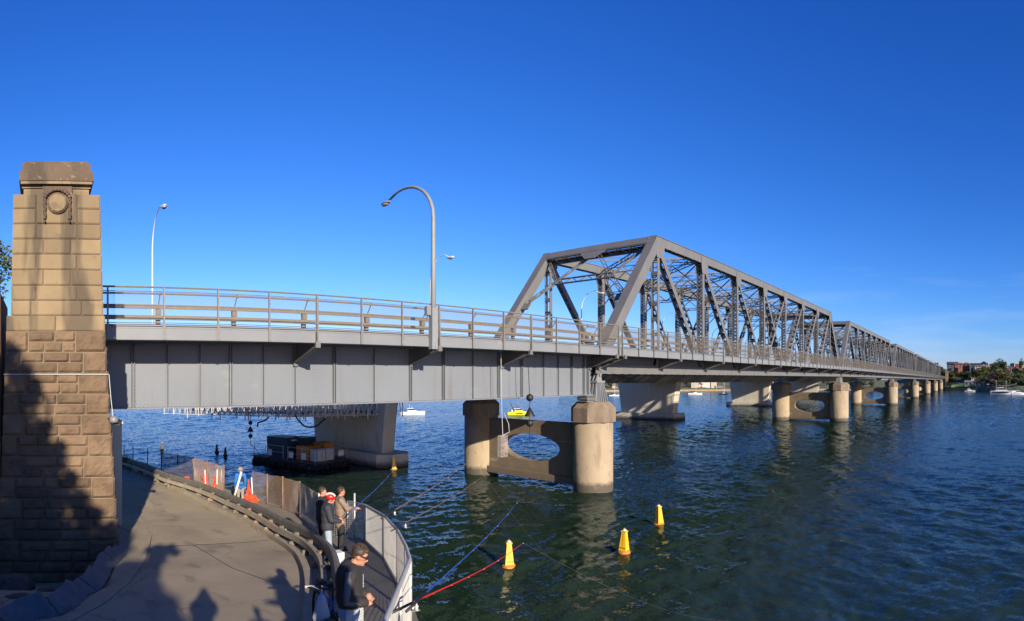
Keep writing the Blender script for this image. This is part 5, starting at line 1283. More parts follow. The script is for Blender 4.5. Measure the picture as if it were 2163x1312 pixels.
    if kind in ('hat', 'cap'):
        c = MB(); cr = hl(0,0,.07)
        if kind == 'hat': c.lathe(cr, [(.17,-.03),(.175,-.02),(.11,.0),(.1,.05),(.085,.09),(.03,.1)], 20)
        else: c.ell(cr, (.11,.09,.09), 14, Rm); c.cap(hl(.09,0,.07), hl(.17,0,.05), .055, .04, 8)
        c.build('hat', cloth.get('hatm', M['straw']), e, True)
    if cloth.get('glasses'):
        c = MB(); pts = [hl(-.02,.085,.028), hl(.05,.08,.025), hl(.088,.05,.02), hl(.104,.0,.02), hl(.088,-.05,.02), hl(.05,-.08,.025), hl(-.02,-.085,.028)]
        for a, b3 in zip(pts, pts[1:]):
            thick = .02 if (a-pts[3]).length < .07 and (b3-pts[3]).length < .07 else .009; c.bar(a, b3, .012, thick*2)
        c.build('sunglasses', M['black'], e)
    return e, D, hl
ppl = {}
# man in the black hooded top
P0 = solve(757, 1312+65); P0 = Vector((3.60, 6.28, 0)); P0.z = gz(P0.y)+.1
e, D, hl = person('man in a black hooded top with grey sleeve stripes and wraparound sunglasses, looking down', P0, -.62,
    dict(pel=(0,0,.95), che=(.0,0,1.28), nek=(.05,0,1.46), hd=(.13,0,1.59), shl=(.0,.2,1.40), shr=(.02,-.2,1.40), ell=(-.03,.29,1.13), elr=(.0,-.29,1.13), wrl=(.2,.15,1.06), wrr=(.22,-.13,1.06)),
    dict(top=M['jacket_black'], bottom=None or mat('blue striped shorts', (.15,.25,.45), .8, (.55,.62,.7), 9, .9, stretch=(1,1,.05)), hood=1, glasses=1, nod=.42, fine=1, bulk=.022, short=.17), 1.74, voxel=.009)
mb = MB()
for q in ('r','l'):
    o3 = Vector((0, -1 if q == 'r' else 1, 0)); a, b2, c3 = D['sh'+q], D['el'+q], D['wr'+q]
    mb.tube([a+o3*.062+Vector((0,0,.07)), a.lerp(b2,.3)+o3*.068, a.lerp(b2,.7)+o3*.06, b2+o3*.056, b2.lerp(c3,.4)+o3*.046, b2.lerp(c3,.75)+o3*.034], [.036,.046,.044,.041,.037,.032], 8)
mb.build('sleeve_stripe', M['stripe_grey'], e, True)
mb = MB()
for k in range(9): mb.ell((.178+.003*(k%2), -.05, 1.37-k*.018), (.006,.008+.006*(k%3),.007), 6)
mb.build('chest_emblem', M['white'], e)
# man in the cycle helmet
P1 = Vector((7.18, 13.65, 0)); P1.z = gz(P1.y)+.1
e, D, hl = person('man in a red cycle helmet, navy jacket and pale jeans holding a rod', P1, -.45,
    dict(che=(.0,0,1.3), nek=(.04,0,1.48), hd=(.08,0,1.62), elr=(.08,-.26,1.14), ell=(.08,.26,1.14), wrr=(.33,-.14,1.07), wrl=(.3,.12,1.10), knl=(.05,.12,.5), anl=(-.05,.14,.08), knr=(.04,-.12,.5), anr=(.12,-.13,.08)),
    dict(top=M['navy'], bottom=M['denim'], head='helmet', nod=.15, fine=1, long=0, bulk=.025), 1.76, voxel=.011)
P2 = Vector((7.75, 15.1, 0)); P2.z = gz(P2.y)+.1
person('dark haired man in black, half hidden behind the cycle helmet', P2, -.75, dict(), dict(top=M['dark_cloth'], bottom=M['dark_cloth'], look=.2), 1.83)
P3b = Vector((8.22, 14.85, 0)); P3b.z = gz(P3b.y)+.1
person('dark haired man in a beige checked coat leaning on the fence rail', P3b, -.35, dict(elr=(.16,-.27,1.2), wrr=(.42,-.2,1.2), ell=(.14,.26,1.18), wrl=(.38,.15,1.12)), dict(top=M['tweed'], bottom=M['dark_cloth'], look=.1, long=1), 1.80)
P4 = Vector((9.35, 25.6, 0)); P4 = fp(508, 26.5)
e, D, hl = person('man in a straw hat, blue jacket and khaki trousers walking away by the orange netting', P4, SUN_AZ+.05, dict(), dict(top=M['blue_jkt'], bottom=M['khaki'], head='hat'), 1.74)
mb = MB(); mb.ell((-.2,0,1.2),(.1,.15,.24),14); mb.build('backpack', M['dark_cloth'], e, True)
mb = MB(); mb.ell((-.26,.0,1.08),(.07,.13,.1),12); mb.build('backpack_pocket', M['blue_jkt'], e, True)
q = fp(498, 26.1); mb = MB(); mb.tube([q+Vector((-.05,0,.55)), q+Vector((.32,.1,1.62))], .055, 10); tag(mb.build('rod_tube', M['white'], None, True), 'long white tube slanting beside the straw hat man', 'tube')
q = fp(494, 26.0); mb = MB(); mb.lathe(q, [(.14,.02),(.17,.42),(.18,.43),(.16,.44)], 20)
b4 = tag(mb.build('bucket', M['white'], None, True), 'white bucket on the path beside the straw hat man', 'bucket')
# off-frame people whose shadows lie on the ramp
flz = H-1.62
person('photographer at the lookout raising a camera to the eye', (-.22, -.5, flz), 1.25, dict(elr=(.2,-.22,1.28), ell=(.2,.22,1.28), wrr=(.2,-.06,1.60), wrl=(.2,.06,1.60)), dict(top=M['dark_cloth'], bottom=M['denim'], bulk=.015), 1.76)
for lat, back, zt2, hh, lb, kw in ((1.60,.15,0,1.86,'onlooker in a peaked cap standing at the lookout edge', dict(head='cap', hatm=M['dark_cloth'])), (.95,.35,-.05,1.32,'child standing between the onlookers at the lookout', dict(head='hair')), (2.35,.9,0,1.45,'onlooker in a dark coat at the right of the lookout', dict(long=1))):
    rgt = Vector((sin(SUN_AZ), -cos(SUN_AZ), 0)); fw = Vector((cos(SUN_AZ), sin(SUN_AZ), 0)); pp = rgt*lat-fw*back; pp.z = flz
    kk = dict(top=M['dark_cloth'], bottom=M['dark_cloth']); kk.update(kw)
    person(lb, pp, SUN_AZ+pi/2 if lat == 1.60 else 1.1, dict(elr=(.12,-.32,1.15), wrr=(.3,-.22,1.2)), kk, hh)

# ---------------------------------------------------------------- bicycle and fishing gear
BP = Vector((3.55, 7.25, 0)); BP = solve(690, 1390); BP.z = gz(BP.y)+.1
bk = empty('bicycle', 'dark bicycle hung with white plastic bags behind the man in black', 'bicycle', BP, (V-690)/F+pi+.25)
def wheel(x):
    e2 = None; mb = MB(); n = 28; mb.tube([(x+.33*cos(2*pi*k/n), 0, .34+.33*sin(2*pi*k/n)) for k in range(n+1)], .022, 8); o2 = mb.build('wheel', M['rubber'], bk, True)
    mb = MB()
    for k in range(14): mb.tube([(x,.02*(-1)**k,.34),(x+.31*cos(2*pi*k/14), 0, .34+.31*sin(2*pi*k/14))], .002, 4)
    mb.tube([(x,-.05,.34),(x,.05,.34)], .02, 8); mb.build('spokes', M['galv'], o2)
wheel(.52); wheel(-.52)
mb = MB(); T = lambda a, b2, r=.018: mb.tube([a, b2], r, 8)
T((-.12,0,.32),(-.2,0,.82)); T((-.19,0,.78),(.34,0,.82)); T((-.12,0,.32),(.36,0,.74),.022); T((.34,0,.86),(.38,0,.68),.022); T((-.12,0,.32),(-.52,.05,.34),.012); T((-.12,0,.32),(-.52,-.05,.34),.012); T((-.2,0,.74),(-.52,.05,.34),.01); T((-.2,0,.74),(-.52,-.05,.34),.01)
mb.build('frame', M['blue_rod'], bk, True)
mb = MB(); T((.38,.05,.68),(.52,.06,.34),.014); T((.38,-.05,.68),(.52,-.06,.34),.014); T((.38,-.06,.68),(.38,.06,.68),.02); mb.build('fork', M['black'], bk, True)
mb = MB(); mb.tube([(.22,.33,1.02),(.3,.2,1.03),(.36,0,1.0),(.3,-.2,1.03),(.22,-.33,1.02)], .014, 8); T((.36,0,1.0),(.34,0,.86),.016); hb = mb.build('handlebar', M['black'], bk, True)
mb = MB(); mb.tube([(.24,.3,1.05),(.36,.2,1.03)],.007,5); mb.tube([(.24,-.3,1.05),(.36,-.2,1.03)],.007,5); mb.tube([(.2,.36,1.02),(.25,.24,1.03)],.02,8); mb.tube([(.2,-.36,1.02),(.25,-.24,1.03)],.02,8); mb.build('grips', M['galv'], hb)
mb = MB(); mb.ell((-.22,0,.92),(.13,.07,.035),10); mb.build('saddle', M['black'], bk, True)
mb = MB(); mb.box((.5,-.04,.56),(.56,.04,.62)); mb.build('reflector', M['orange_net'], bk)
def bag(p, s2, label, m3=None):
    mb = MB(); 
    mb.lathe(p, [(.02,0),(.04,-.05),(.09,-.15),(.12,-.3),(.1,-.4),(.04,-.43)], 16, .7); 
    o2 = mb.build('plastic_bag', m3 or M['bag'], None, True); tag(o2, label, 'bag')
    dm = o2.modifiers.new('d','DISPLACE'); tx2 = bpy.data.textures.new('bagnoise','CLOUDS'); tx2.noise_scale = .12; dm.texture = tx2; dm.strength = .09
bpos = lambda v: BP+Matrix.Rotation(bk.rotation_euler.z, 3, 'Z')@Vector(v)
bag(bpos((.34,.22,1.0)), 1, 'pale plastic bag hanging from the right of the handlebar')
bag(bpos((.40,-.18,.98)), 1, 'second white plastic bag hanging low on the bicycle front')
def rod(pts, r0, r1, m3, label, rings=5, reel=None, hand=None):
    e2 = empty('fishing_rod', label, 'fishing rod', pts[0], 0, 'fishing rods propped on the fence'); o3 = Vector(pts[0])
    P = [Vector(p)-o3 for p in pts]; mb = MB(); n = 16; out = []; rs2 = []
    for i in range(n+1):
        u = i/n; q = P[0].lerp(P[-1], u)-Vector((0,0,.10*sin(pi*u)*u)) ; out.append(q); rs2.append(r0+(r1-r0)*u)
    mb.tube(out, rs2, 8); mb.build('blank', m3, e2, True)
    mb = MB(); mb.tube([out[0], out[2]], r0*1.5, 8); mb.build('grip', M['black'] if not hand else hand, e2, True)
    mb = MB()
    for k in range(4, n+1, 2): mb.ell(out[k]+Vector((0,0,-r0*.5)), (r0*.8,)*3, 6)
    mb.build('guides', M['galv'], e2)
    if reel is not None:
        c = out[reel]; mb = MB(); mb.lathe(c+Vector((0,0,-.07)), [(.015,-.03),(.028,-.025),(.018,0),(.028,.025),(.015,.03)], 12); mb.tube([c, c+Vector((0,0,-.1))],.012,6); mb.tube([c+Vector((0,0,-.1)), c+Vector((.07,.03,-.12))],.008,6); mb.build('reel', M['galv'], e2, True)
    return [o3+q for q in out]
rod([W(824,1296,6.6), W(1105,1147,9.5)], .011, .003, M['red'], 'red fishing rod reaching out over the water at the bottom', reel=2)
rod([W(858,1292,6.5), W(1092,1062,10)], .011, .004, M['blue_rod'], 'long blue fishing rod crossing the red one', reel=1)
rod([D1 for D1 in (P1+Vector((.35,-.1,1.05)), W(832,992,17.5))], .013, .004, M['blue_rod'], 'blue fishing rod held by the man in the cycle helmet')
a1 = rod([W(806,1095,12.2), W(982,980,16)], .016, .004, M['brown_rod'], 'brown fishing rod leaning out from the fence post', reel=2)
a2 = rod([W(826,1122,11.6), W(1022,1004,15)], .010, .003, M['brown_rod'], 'thin brown fishing rod just below the thicker one', reel=2)
def fline(a, b2, label):
    mb = MB(); n = 12; a = Vector(a); b2 = Vector(b2); mb.tube([a.lerp(b2, i/n)-Vector((0,0,.35*sin(pi*i/n))) for i in range(n+1)], .0010, 3); tag(mb.build('fishing_line', M['line']), label, 'fishing line')
fline(W(982,980,16), W(1068,925,30), 'pale fishing line running from the brown rod toward the trap')
fline(W(1022,1004,15), WZ(1240,1240,0), 'faint fishing line dropping from the thin brown rod')
fline(W(1105,1147,9.5), WZ(1600,1312,0), 'faint fishing line from the red rod tip to the lower right')
tb = WZ(845, 1300, 0)

# ---------------------------------------------------------------- foliage
def crown_mesh(name, mm, n, cl, size, seed, flat=.8, hollow=.5):
    rr = random.Random(seed); mb = MB(); cs = []
    for _ in range(cl):
        while True:
            v = Vector((rr.uniform(-1,1), rr.uniform(-1,1), rr.uniform(-1,1)))
            if v.length < 1: break
        v = v*(.72); cs.append((Vector((v.x, v.y, v.z*flat)), rr.uniform(.22,.42)))
    for _ in range(n):
        c, r = rr.choice(cs)
        v = Vector((rr.gauss(0,1), rr.gauss(0,1), rr.gauss(0,1))).normalized()*r*rr.uniform(hollow,1.05); p = c+Vector((v.x, v.y, v.z*.8))
        a = Vector((rr.gauss(0,1), rr.gauss(0,1), rr.gauss(0,1))).normalized(); b2 = a.orthogonal().normalized(); b2.rotate(Matrix.Rotation(rr.uniform(0,6.3), 3, a)); c2 = a.cross(b2)
        s = size*rr.uniform(.6,1.3); mb.add([p-b2*s, p+c2*s*.6, p+b2*s, p-c2*s*.6], [(0,1,2,3)])
    me = bpy.data.meshes.new(name); me.from_pydata(mb.v, [], mb.f); me.materials.append(mm); return me
CR = [crown_mesh('crown', M['leaf'], 1500, 16, .075, 1), crown_mesh('crown', M['leaf2'], 1500, 18, .075, 2), crown_mesh('crown', M['leaf3'], 1300, 14, .075, 3), crown_mesh('crown', M['leaf'], 1500, 12, .075, 4, 1.1)]
def trunk_mesh(seed):
    rr = random.Random(seed); mb = MB(); mb.tube([(0,0,0),(.03,.02,.35),(.0,.05,.7)], [.05,.04,.025], 7)
    for k in range(6):
        a = 2*pi*k/6+rr.random(); mb.tube([(.02,.03,.32+.04*k),(.2*cos(a),.2*sin(a),.5+.05*k),(.42*cos(a),.42*sin(a),.62+.06*k)], [.022,.014,.006], 5)
    me = bpy.data.meshes.new('trunk'); me.from_pydata(mb.v, [], mb.f); me.materials.append(M['bark']); return me
TM = [trunk_mesh(1), trunk_mesh(2)]
def tree(p, h, wd, v, label, group, cat='tree', name='tree', cz=.52):
    e = empty(name, label, cat, p, R.uniform(0,6.28), group)
    o2 = bpy.data.objects.new('trunk', TM[v % 2]); COL.objects.link(o2); o2.parent = e; o2.scale = (min(h*.8, wd*.75), min(h*.8, wd*.75), h*.85)
    o2 = bpy.data.objects.new('crown', CR[v % 4]); COL.objects.link(o2); o2.parent = e; o2.location = (0,0,h*cz); o2.scale = (wd/2, wd/2, h*(1-cz)*1.05)
    return e
for i, (x, y, hh, ww) in enumerate(((-8.5,3,7,6.5),(-7.8,9,6,5.5),(-6.3,-3,6.5,5.5)) ):  # low crowns added out of view to cut skylight on the lower left
    tree(Vector((x, y, gz(y)-.2)), hh, ww, 1, ['unseen low tree near the lookout, added to block skylight', 'unseen low tree nearest the approach wall, added to block skylight', 'unseen low tree at the lookout side, added to block skylight'][i], None, cz=.45)
for i, (x, y, hh) in enumerate(((-13.5,5,15),(-14.5,12,15),(-12.5,-4,14),(-9,-15,9),(-20,18,15))):  # tall crowns added out of view, hiding the left sky to deepen the shade
    tree(Vector((x, y, gz(y)-.2)), hh, 9.5, 1, ['unseen big tree left of the lookout, added to block skylight', 'unseen big tree beside the approach wall, added to block skylight', 'unseen big tree behind the left of the lookout, added to block skylight', 'unseen lower tree far behind the lookout, added to block skylight', 'unseen big tree beyond the approach wall, added to block skylight'][i], None, cz=.5)
# ---------------------------------------------------------------- far shores
def shore(pxs, r0s, hs, depth, name, label, mm):
    mb = MB(); vs = []; rows = [0, .03, .12, .3, .55, .8, 1.0, 1.5]; n = len(pxs)
    for j, u in enumerate(rows):
        for px, r0, hh in zip(pxs, r0s, hs):
            r = r0+depth*u; z = -.5 if j == 0 else 1.0+hh*min(1, u)**.9+ (1.2*noise.noise(Vector((px*.05, u*5, 0))) if u > .1 else 0)
            if u > 1: z *= .9
            p = (V-px)/F; vs.append((r*cos(p), r*sin(p), z))
    mb.add(vs, [(j*n+i, j*n+i+1, (j+1)*n+i+1, (j+1)*n+i) for j in range(len(rows)-1) for i in range(n-1)])
    tag(mb.build(name, mm, None, True), label, None, None, 'structure')
def si(P, x):
    if x <= P[0][0]: return P[0][1]
    for (a, c), (b2, d2) in zip(P, P[1:]):
        if a <= x <= b2: return c+(d2-c)*(x-a)/(b2-a)
    return P[-1][1]
RP = [(1880,560),(1960,520),(1995,490),(2030,470),(2070,430),(2110,400),(2163,390),(2400,400)]
HP = [(1880,16),(1940,20),(1975,23),(1992,15),(2010,13),(2040,12.5),(2080,13.5),(2120,15.5),(2163,15.5),(2400,14)]
pxs = list(range(1880, 2401, 10)); shore(pxs, [si(RP,p) for p in pxs], [si(HP,p) for p in pxs], 150, 'hill', 'dark wooded far hillside on the right', M['land'])
pxs = list(range(1180, 1890, 10)); shore(pxs, [380+ (p-1180)*.12 for p in pxs], [7]*len(pxs), 130, 'far_shore', 'low far shore seen under the bridge deck', M['land'])
pxs = list(range(1180, 1890, 10)); 
mb = MB(); vs = []
for p in pxs:
    r = 378+(p-1180)*.12; a = (V-p)/F; vs += [(r*cos(a), r*sin(a), -.3), (r*cos(a), r*sin(a), 1.1), ((r+4)*cos(a), (r+4)*sin(a), 1.3)]
mb.add(vs, [(i*3+k, i*3+k+1, i*3+k+4, i*3+k+3) for i in range(len(pxs)-1) for k in range(2)]); tag(mb.build('shore_wall', M['sand']), 'low brown retaining wall along the far shore under the bridge', 'wall', None, 'structure')
def hz_at(px, r):
    u = (r-si(RP,px))/150; return 1.0+si(HP,px)*max(0,min(1,u))**.9
# lawn
mb = MB(); pl = [(2008,486),(2020,478),(2035,470),(2062,452),(2062,466),(2045,492),(2030,512),(2012,520)]
mb.add([Vector((r*cos((V-p)/F), r*sin((V-p)/F), 1.7+ (max(0, hz_at(p, r)-1.0)))) for p, r in pl], [tuple(range(len(pl)))]); tag(mb.build('lawn', M['grassm']), 'bright green lawn by the far abutment', None, None, 'stuff')
mb = MB(); vs = []
for p in range(1998, 2070, 4):
    r = si(RP,p)-1.0; a = (V-p)/F; vs += [(r*cos(a), r*sin(a), -.3), (r*cos(a), r*sin(a), 1.7)]
mb.add(vs, [(i*2, i*2+1, i*2+3, i*2+2) for i in range(len(vs)//2-1)]); tag(mb.build('sea_wall', M['sand']), 'low brown sea wall below the green lawn', 'wall', None, 'structure')

def house(px, py, wpx, hpx, r, wall, roof, label, kind='hip', rot=None, name='house', cat='house', storeys=2, base=None, grp=None):
    """px,py: middle of the wall top on the photo; wpx,hpx: wall width and height there"""
    p = W(px, py, r); wd = wpx*r/F; hh = hpx*r/F; dp = wd*.8; z0 = p.z-hh
    e = empty(name, label, cat, (p.x, p.y, z0), atan2(p.y, p.x)-pi/2+(rot if rot is not None else 0), grp)
    mb = MB(); mb.box((-wd/2, 0, -13), (wd/2, dp, hh)); mb.build('wall', M[wall], e)
    mb = MB(); o2 = wd*.06; rh = wd*.22
    if kind == 'hip': mb.add([(-wd/2-o2,-o2,hh),(wd/2+o2,-o2,hh),(wd/2+o2,dp+o2,hh),(-wd/2-o2,dp+o2,hh),(-wd*.18,dp/2,hh+rh),(wd*.18,dp/2,hh+rh)], [(0,1,5,4),(1,2,5),(2,3,4,5),(3,0,4),(0,3,2,1)])
    elif kind == 'gable': mb.prism([(-wd/2-o2,hh),(wd/2+o2,hh),(0,hh+rh*1.5)], 'y', -o2, dp+o2)
    elif kind == 'side': mb.prism([(-o2,hh),(dp+o2,hh),(dp/2,hh+rh)], 'x', -wd/2-o2, wd/2+o2)
    else: mb.box((-wd/2-o2,-o2,hh),(wd/2+o2,dp+o2,hh+.35))
    mb.build('roof', M[roof], e)
    nw = max(2, int(wd/3.2)); sth = hh/storeys
    for s2 in range(storeys):
        for k in range(nw):
            x = -wd/2+wd*(k+.5)/nw; zz = sth*(s2+.35); mb = MB(); mb.box((x-.65,-.06,zz),(x+.65,.05,zz+sth*.45)); wn = mb.build('window', M['window'], e)
            if wd > 14: mb = MB(); mb.box((x-.75,-.09,zz-.12),(x+.75,-.061,zz)); mb.build('sill', M['white_w'], wn)
    return e
Hs = [
 (2011,769,22,7,620,'grey_w','slate','dark roofed house at the left end of the ridge','side'),
 (2025,770,16,7,610,'brick','roof_brown','brick house beside the dark roofed one on the ridge','side'),
 (2041,769,16,8,600,'brick','tile','red brick house with a red roof on the ridge','hip'),
 (2061,768,21,10,590,'green_w','roof_green','green clad house with a flat green roof on the ridge','flat'),
 (2066,774,14,6,570,'pink_w','roof_brown','pinkish house just below the green one','side'),
 (2078,768,15,9,590,'white_w','slate','white house with a dark pitched roof on the ridge','gable'),
 (2084,769,8,6,585,'cream','slate','small cream gable beside the white ridge house','gable'),
 (2096,770,13,6,590,'grey_w','tile','red roofed house left of the big dark tree','hip'),
 (2134,773,15,8,560,'white_w','roof_grey','long white flat roofed house on the upper hillside','flat'),
 (2138,769,10,5,590,'pink_w','slate','pale house with a grey roof behind the flat white one','hip'),
 (2152,769,13,7,570,'brick','white_w','red brick house with white trim near the right edge of the ridge','flat'),
 (2159,769,8,6,575,'white_w','slate','white house at the right edge of the ridge','side'),
 (2142,779,13,6,530,'pink_w','tile','pale terrace house with red tiles mid slope','side'),
 (2150,784,17,10,500,'cream','roof_brown','large cream two storey house with a balcony on the right slope','gable'),
 (2128,783,12,6,520,'blue_w','tile','blue grey house with a red roof mid slope','hip'),
 (2120,786,14,6,540,'grey_w','slate','grey terrace house right of the big dark tree','side'),
 (2161,783,8,6,500,'orange_w','tile','orange brick house cut by the right edge','side'),
 (2091,776,12,5,550,'orange_w','roof_grey','orange walled house below the ridge gap','side'),
 (2099,780,9,5,540,'grey_w','roof_brown','small grey house in the trees mid slope','hip'),
 (2136,788,9,5,480,'white_w','slate','small white house beneath the blue grey one','side'),
 (2139,804,12,9,440,'cream','roof_brown','cream gabled house with an arched window near the marina','gable'),
 (2150,808,13,6,430,'brick','tile','red roofed house behind the marina','hip'),
 (2161,806,9,6,430,'brick','tile','small red roofed house at the right edge by the marina','side'),
 (2057,799,10,4,490,'white_w','roof_brown','white cottage behind the boat sheds','side'),
 (2060,806,12,5,475,'white_w','tile','red tiled cottage left of the blue boat shed','gable'),
 (2033,808,22,5,510,'grey_w','slate','long dark shed behind the lawn','side'),
 (2021,808,9,5,505,'white_w','slate','white garage at the left of the lawn','gable'),
]
for h in Hs: house(*h[:8], kind=h[8], rot=R.uniform(-.25,.25), grp='houses on the far hillside', storeys=2 if h[3] > 5 else 1)
house(2097, 794, 15, 20, 440, 'brick', 'roof_brown', 'tall plain red brick apartment block by the marina', 'hip', .25, 'apartment_block', 'apartment block', 4)
house(2046, 807, 16, 9, 470, 'blue_w', 'roof_grey', 'pale blue boat shed beside the lawn', 'side', 0, 'boat_shed', 'boat shed', 1)
bs = house(2074, 810, 28, 8, 440, 'blue_w', 'slate', 'wide blue grey boathouse over the water with white gable', 'gable', 0, 'boat_shed', 'boat shed', 1)
house(2088, 812, 7, 7, 432, 'white_w', 'white_w', 'small white shed joined to the blue boathouse', 'flat', 0, 'boat_shed', 'boat shed', 1)
def on_hill(px, r): 
    a = (V-px)/F; return Vector((r*cos(a), r*sin(a), hz_at(px, r)-.3))
# landmark trees, then the mass of the hillside wood as individual trees
tree(on_hill(2113, 540), 14, 19, 1, 'big dark round crowned tree on the ridge right of centre', 'trees on the far hillside')
tree(on_hill(2104, 535), 12, 12, 1, 'dark tree leaning on the left of the big ridge tree', 'trees on the far hillside')
tree(on_hill(2075, 505), 14, 20, 0, 'tall spreading olive green tree in the middle of the hillside', 'trees on the far hillside')
tree(on_hill(2064, 500), 13, 13, 1, 'dark tall tree left of the spreading olive tree', 'trees on the far hillside')
tree(on_hill(2120, 440), 13, 15, 2, 'brownish round tree right of the red brick block', 'trees on the far hillside')
tree(on_hill(2110, 450), 12, 10, 1, 'dark narrow tree between the brick block and the brown tree', 'trees on the far hillside')
tree(on_hill(2157, 560), 14, 7, 1, 'small dark tree standing up at the right end of the ridge', 'trees on the far hillside')
tree(on_hill(2162, 585), 12, 10, 1, 'dark tree at the right edge of the ridge', 'trees on the far hillside')
for k in range(17):
    px = 2003+k*4.3; r = si(RP,px)+R.uniform(88,104); tree(on_hill(px, r), R.uniform(6,8), 8.5, (0,1,1,2)[k%4], ['olive green tree below the ridge houses', 'dark green tree below the ridge houses', '', 'brownish tree below the ridge houses'][(0,1,1,3)[k%4]], 'trees below the ridge houses')
for k in range(16):
    px = 2112+k*3.6; r = si(RP,px)+R.uniform(22,60); tree(on_hill(px, r), R.uniform(5,7), 8, (1,0,2)[k%3], ['dark bushy tree behind the marina boats', 'olive bushy tree behind the marina boats', 'brown bushy tree behind the marina boats'][k%3], 'trees behind the marina')
for k in range(12):
    px = 1962+k*4.2; tree(on_hill(px, 585-k*4), 11+R.uniform(-2,2), 11, 1 if k % 3 else 0, 'dark tree in the row above the end of the bridge', 'trees above the bridge end')
WOOD = []
for k in range(400):
    px = R.uniform(1950, 2185); u = R.uniform(.1, 1.0); r = si(RP,px)+150*u
    if 2003 < px < 2062 and u < .35: continue
    if 2080 < px < 2165 and u < .12: continue
    h2 = R.uniform(4, 7)*(.8+.2*u); v = R.choice([0,1,1,2,3,1,0])
    zt9 = Y0-F*(hz_at(px, r)+h2-H)/r; zb9 = Y0-F*(hz_at(px, r)-H)/r; hw9 = h2*.6*F/r
    if any(abs(px-h[0]) < h[2]/2+hw9*.5 and r < h[4] and zt9 < h[1]+h[3] and zb9 > h[1] for h in Hs) and R.random() < .6: continue
    if k >= 165: WOOD.append((on_hill(px, r), h2, h2*R.uniform(.95,1.35), v)); continue
    tree(on_hill(px, r), h2, h2*R.uniform(.95,1.35), v, ['olive green tree among the houses on the far hillside', 'dark green tree among the houses on the far hillside', 'brownish tree among the houses on the far hillside', 'tall olive tree among the houses on the far hillside'][v], 'scattered %s hillside trees' % ['olive','dark','brown','tall'][v])
for v9, nm9 in ((0, 'olive'), (1, 'dark'), (2, 'brownish')):
    src = CR[v9]; n9 = len(src.vertices); co9 = np.empty(n9*3); src.vertices.foreach_get('co', co9); co9 = co9.reshape(-1, 3); allv = []
    for p9, h9, w9, vv9 in WOOD:
        if vv9 % 3 == v9: allv.append(co9*np.array([w9/2, w9/2, h9*.5])+np.array([p9.x, p9.y, p9.z+h9*.5]))
    if not allv: continue
    allv = np.concatenate(allv); me = bpy.data.meshes.new('wood'); me.vertices.add(len(allv)); me.vertices.foreach_set('co', allv.ravel()); nl = len(allv)
    me.loops.add(nl); me.loops.foreach_set('vertex_index', np.arange(nl)); me.polygons.add(nl//4); me.polygons.foreach_set('loop_start', np.arange(0, nl, 4)); me.update(calc_edges=True)
    me.materials.append(src.materials[0]); o2 = bpy.data.objects.new('hillside_wood', me); COL.objects.link(o2); tag(o2, '%s tree cover filling the gaps between houses on the far hillside' % nm9, None, None, 'stuff')
# low shore seen beneath the deck
def lowp(px, dr): r = 380+(px-1180)*.12+dr; a = (V-px)/F; return Vector((r*cos(a), r*sin(a), 1.0+7*max(0,min(1,dr/130))**.9-.2))
for k in range(62):
    px = R.uniform(1255, 1880); dr = R.uniform(8, 110); h2 = R.uniform(4, 8); v = R.choice([0,1,0,3])
    tree(lowp(px, dr), h2, h2*1.2, v, ['olive tree on the far shore seen under the bridge', 'dark tree on the far shore seen under the bridge', '', 'tall olive tree on the far shore seen under the bridge'][v], 'shore trees under the bridge')
for i, (px, py, wp, hp, wl, rf2, kd, lb) in enumerate([(1302,818,5,4,'white_w','roof_grey','gable','tiny white shed on the far shore left of the flared pier'), (1296,812,6,4,'cream','tile','side','small cream cottage above the tiny white shed'), (1478,812,14,7,'white_w','tile','hip','white house with an orange roof between the wall piers'),
    (1468,802,16,8,'cream','roof_grey','flat','cream flat fronted block left of the orange roof'), (1490,800,18,8,'white_w','roof_grey','flat','white stepped apartment block above the orange roof'), (1508,800,12,7,'cream','slate','side','cream house right of the stepped block'), (1509,817,9,4,'white_w','roof_grey','gable','white boat shed with an arched door on the shore'), (1521,817,10,4,'white_w','roof_grey','side','long low white shed beside the arched boat shed'), (1340,806,12,5,'white_w','tile','hip','white house glimpsed above the flared pier'), (1590,803,14,6,'white_w','roof_grey','flat','white house glimpsed above the second flared pier'), (1628,803,10,7,'cream','tile','side','cream house by the second old pier'), (1920,812,8,5,'blue_w','roof_grey','gable','small blue shed seen between the distant piers')]):
    house(px, py, wp, hp, 395+(px-1180)*.12, wl, rf2, lb, kd, R.uniform(-.2,.2), 'house', 'house', 1 if hp < 6 else 2, grp='houses on the low far shore')
# marina boats and masts at the right
mr2 = random.Random(4)
for k in range(15):
    px = 2092+k*5.3; py = 825.5+mr2.uniform(-1.2,1.2); p = WZ(px, py+1, 0); Lh = mr2.uniform(6, 8.5)
    if k % 4 == 2: yacht(px, py+1, Lh*.8, Lh*.95, ['moored yacht beside the red brick block', 'moored yacht in front of the brown tree', 'moored yacht in front of the marina sheds', 'moored yacht at the right edge of the marina'][k//4])
    else:
        p2 = px
        motorboat(px, py+1, Lh*.8, mr2.uniform(-.8,.8), 'white motor boat berthed in the marina row on the right', M['gel_white'], grp='motor boats berthed in the marina')
motorboat(2152, 834, 8, .2, 'white motor boat berthed nearest at the right edge of the marina', M['gel_white'], grp='motor boats berthed in the marina')
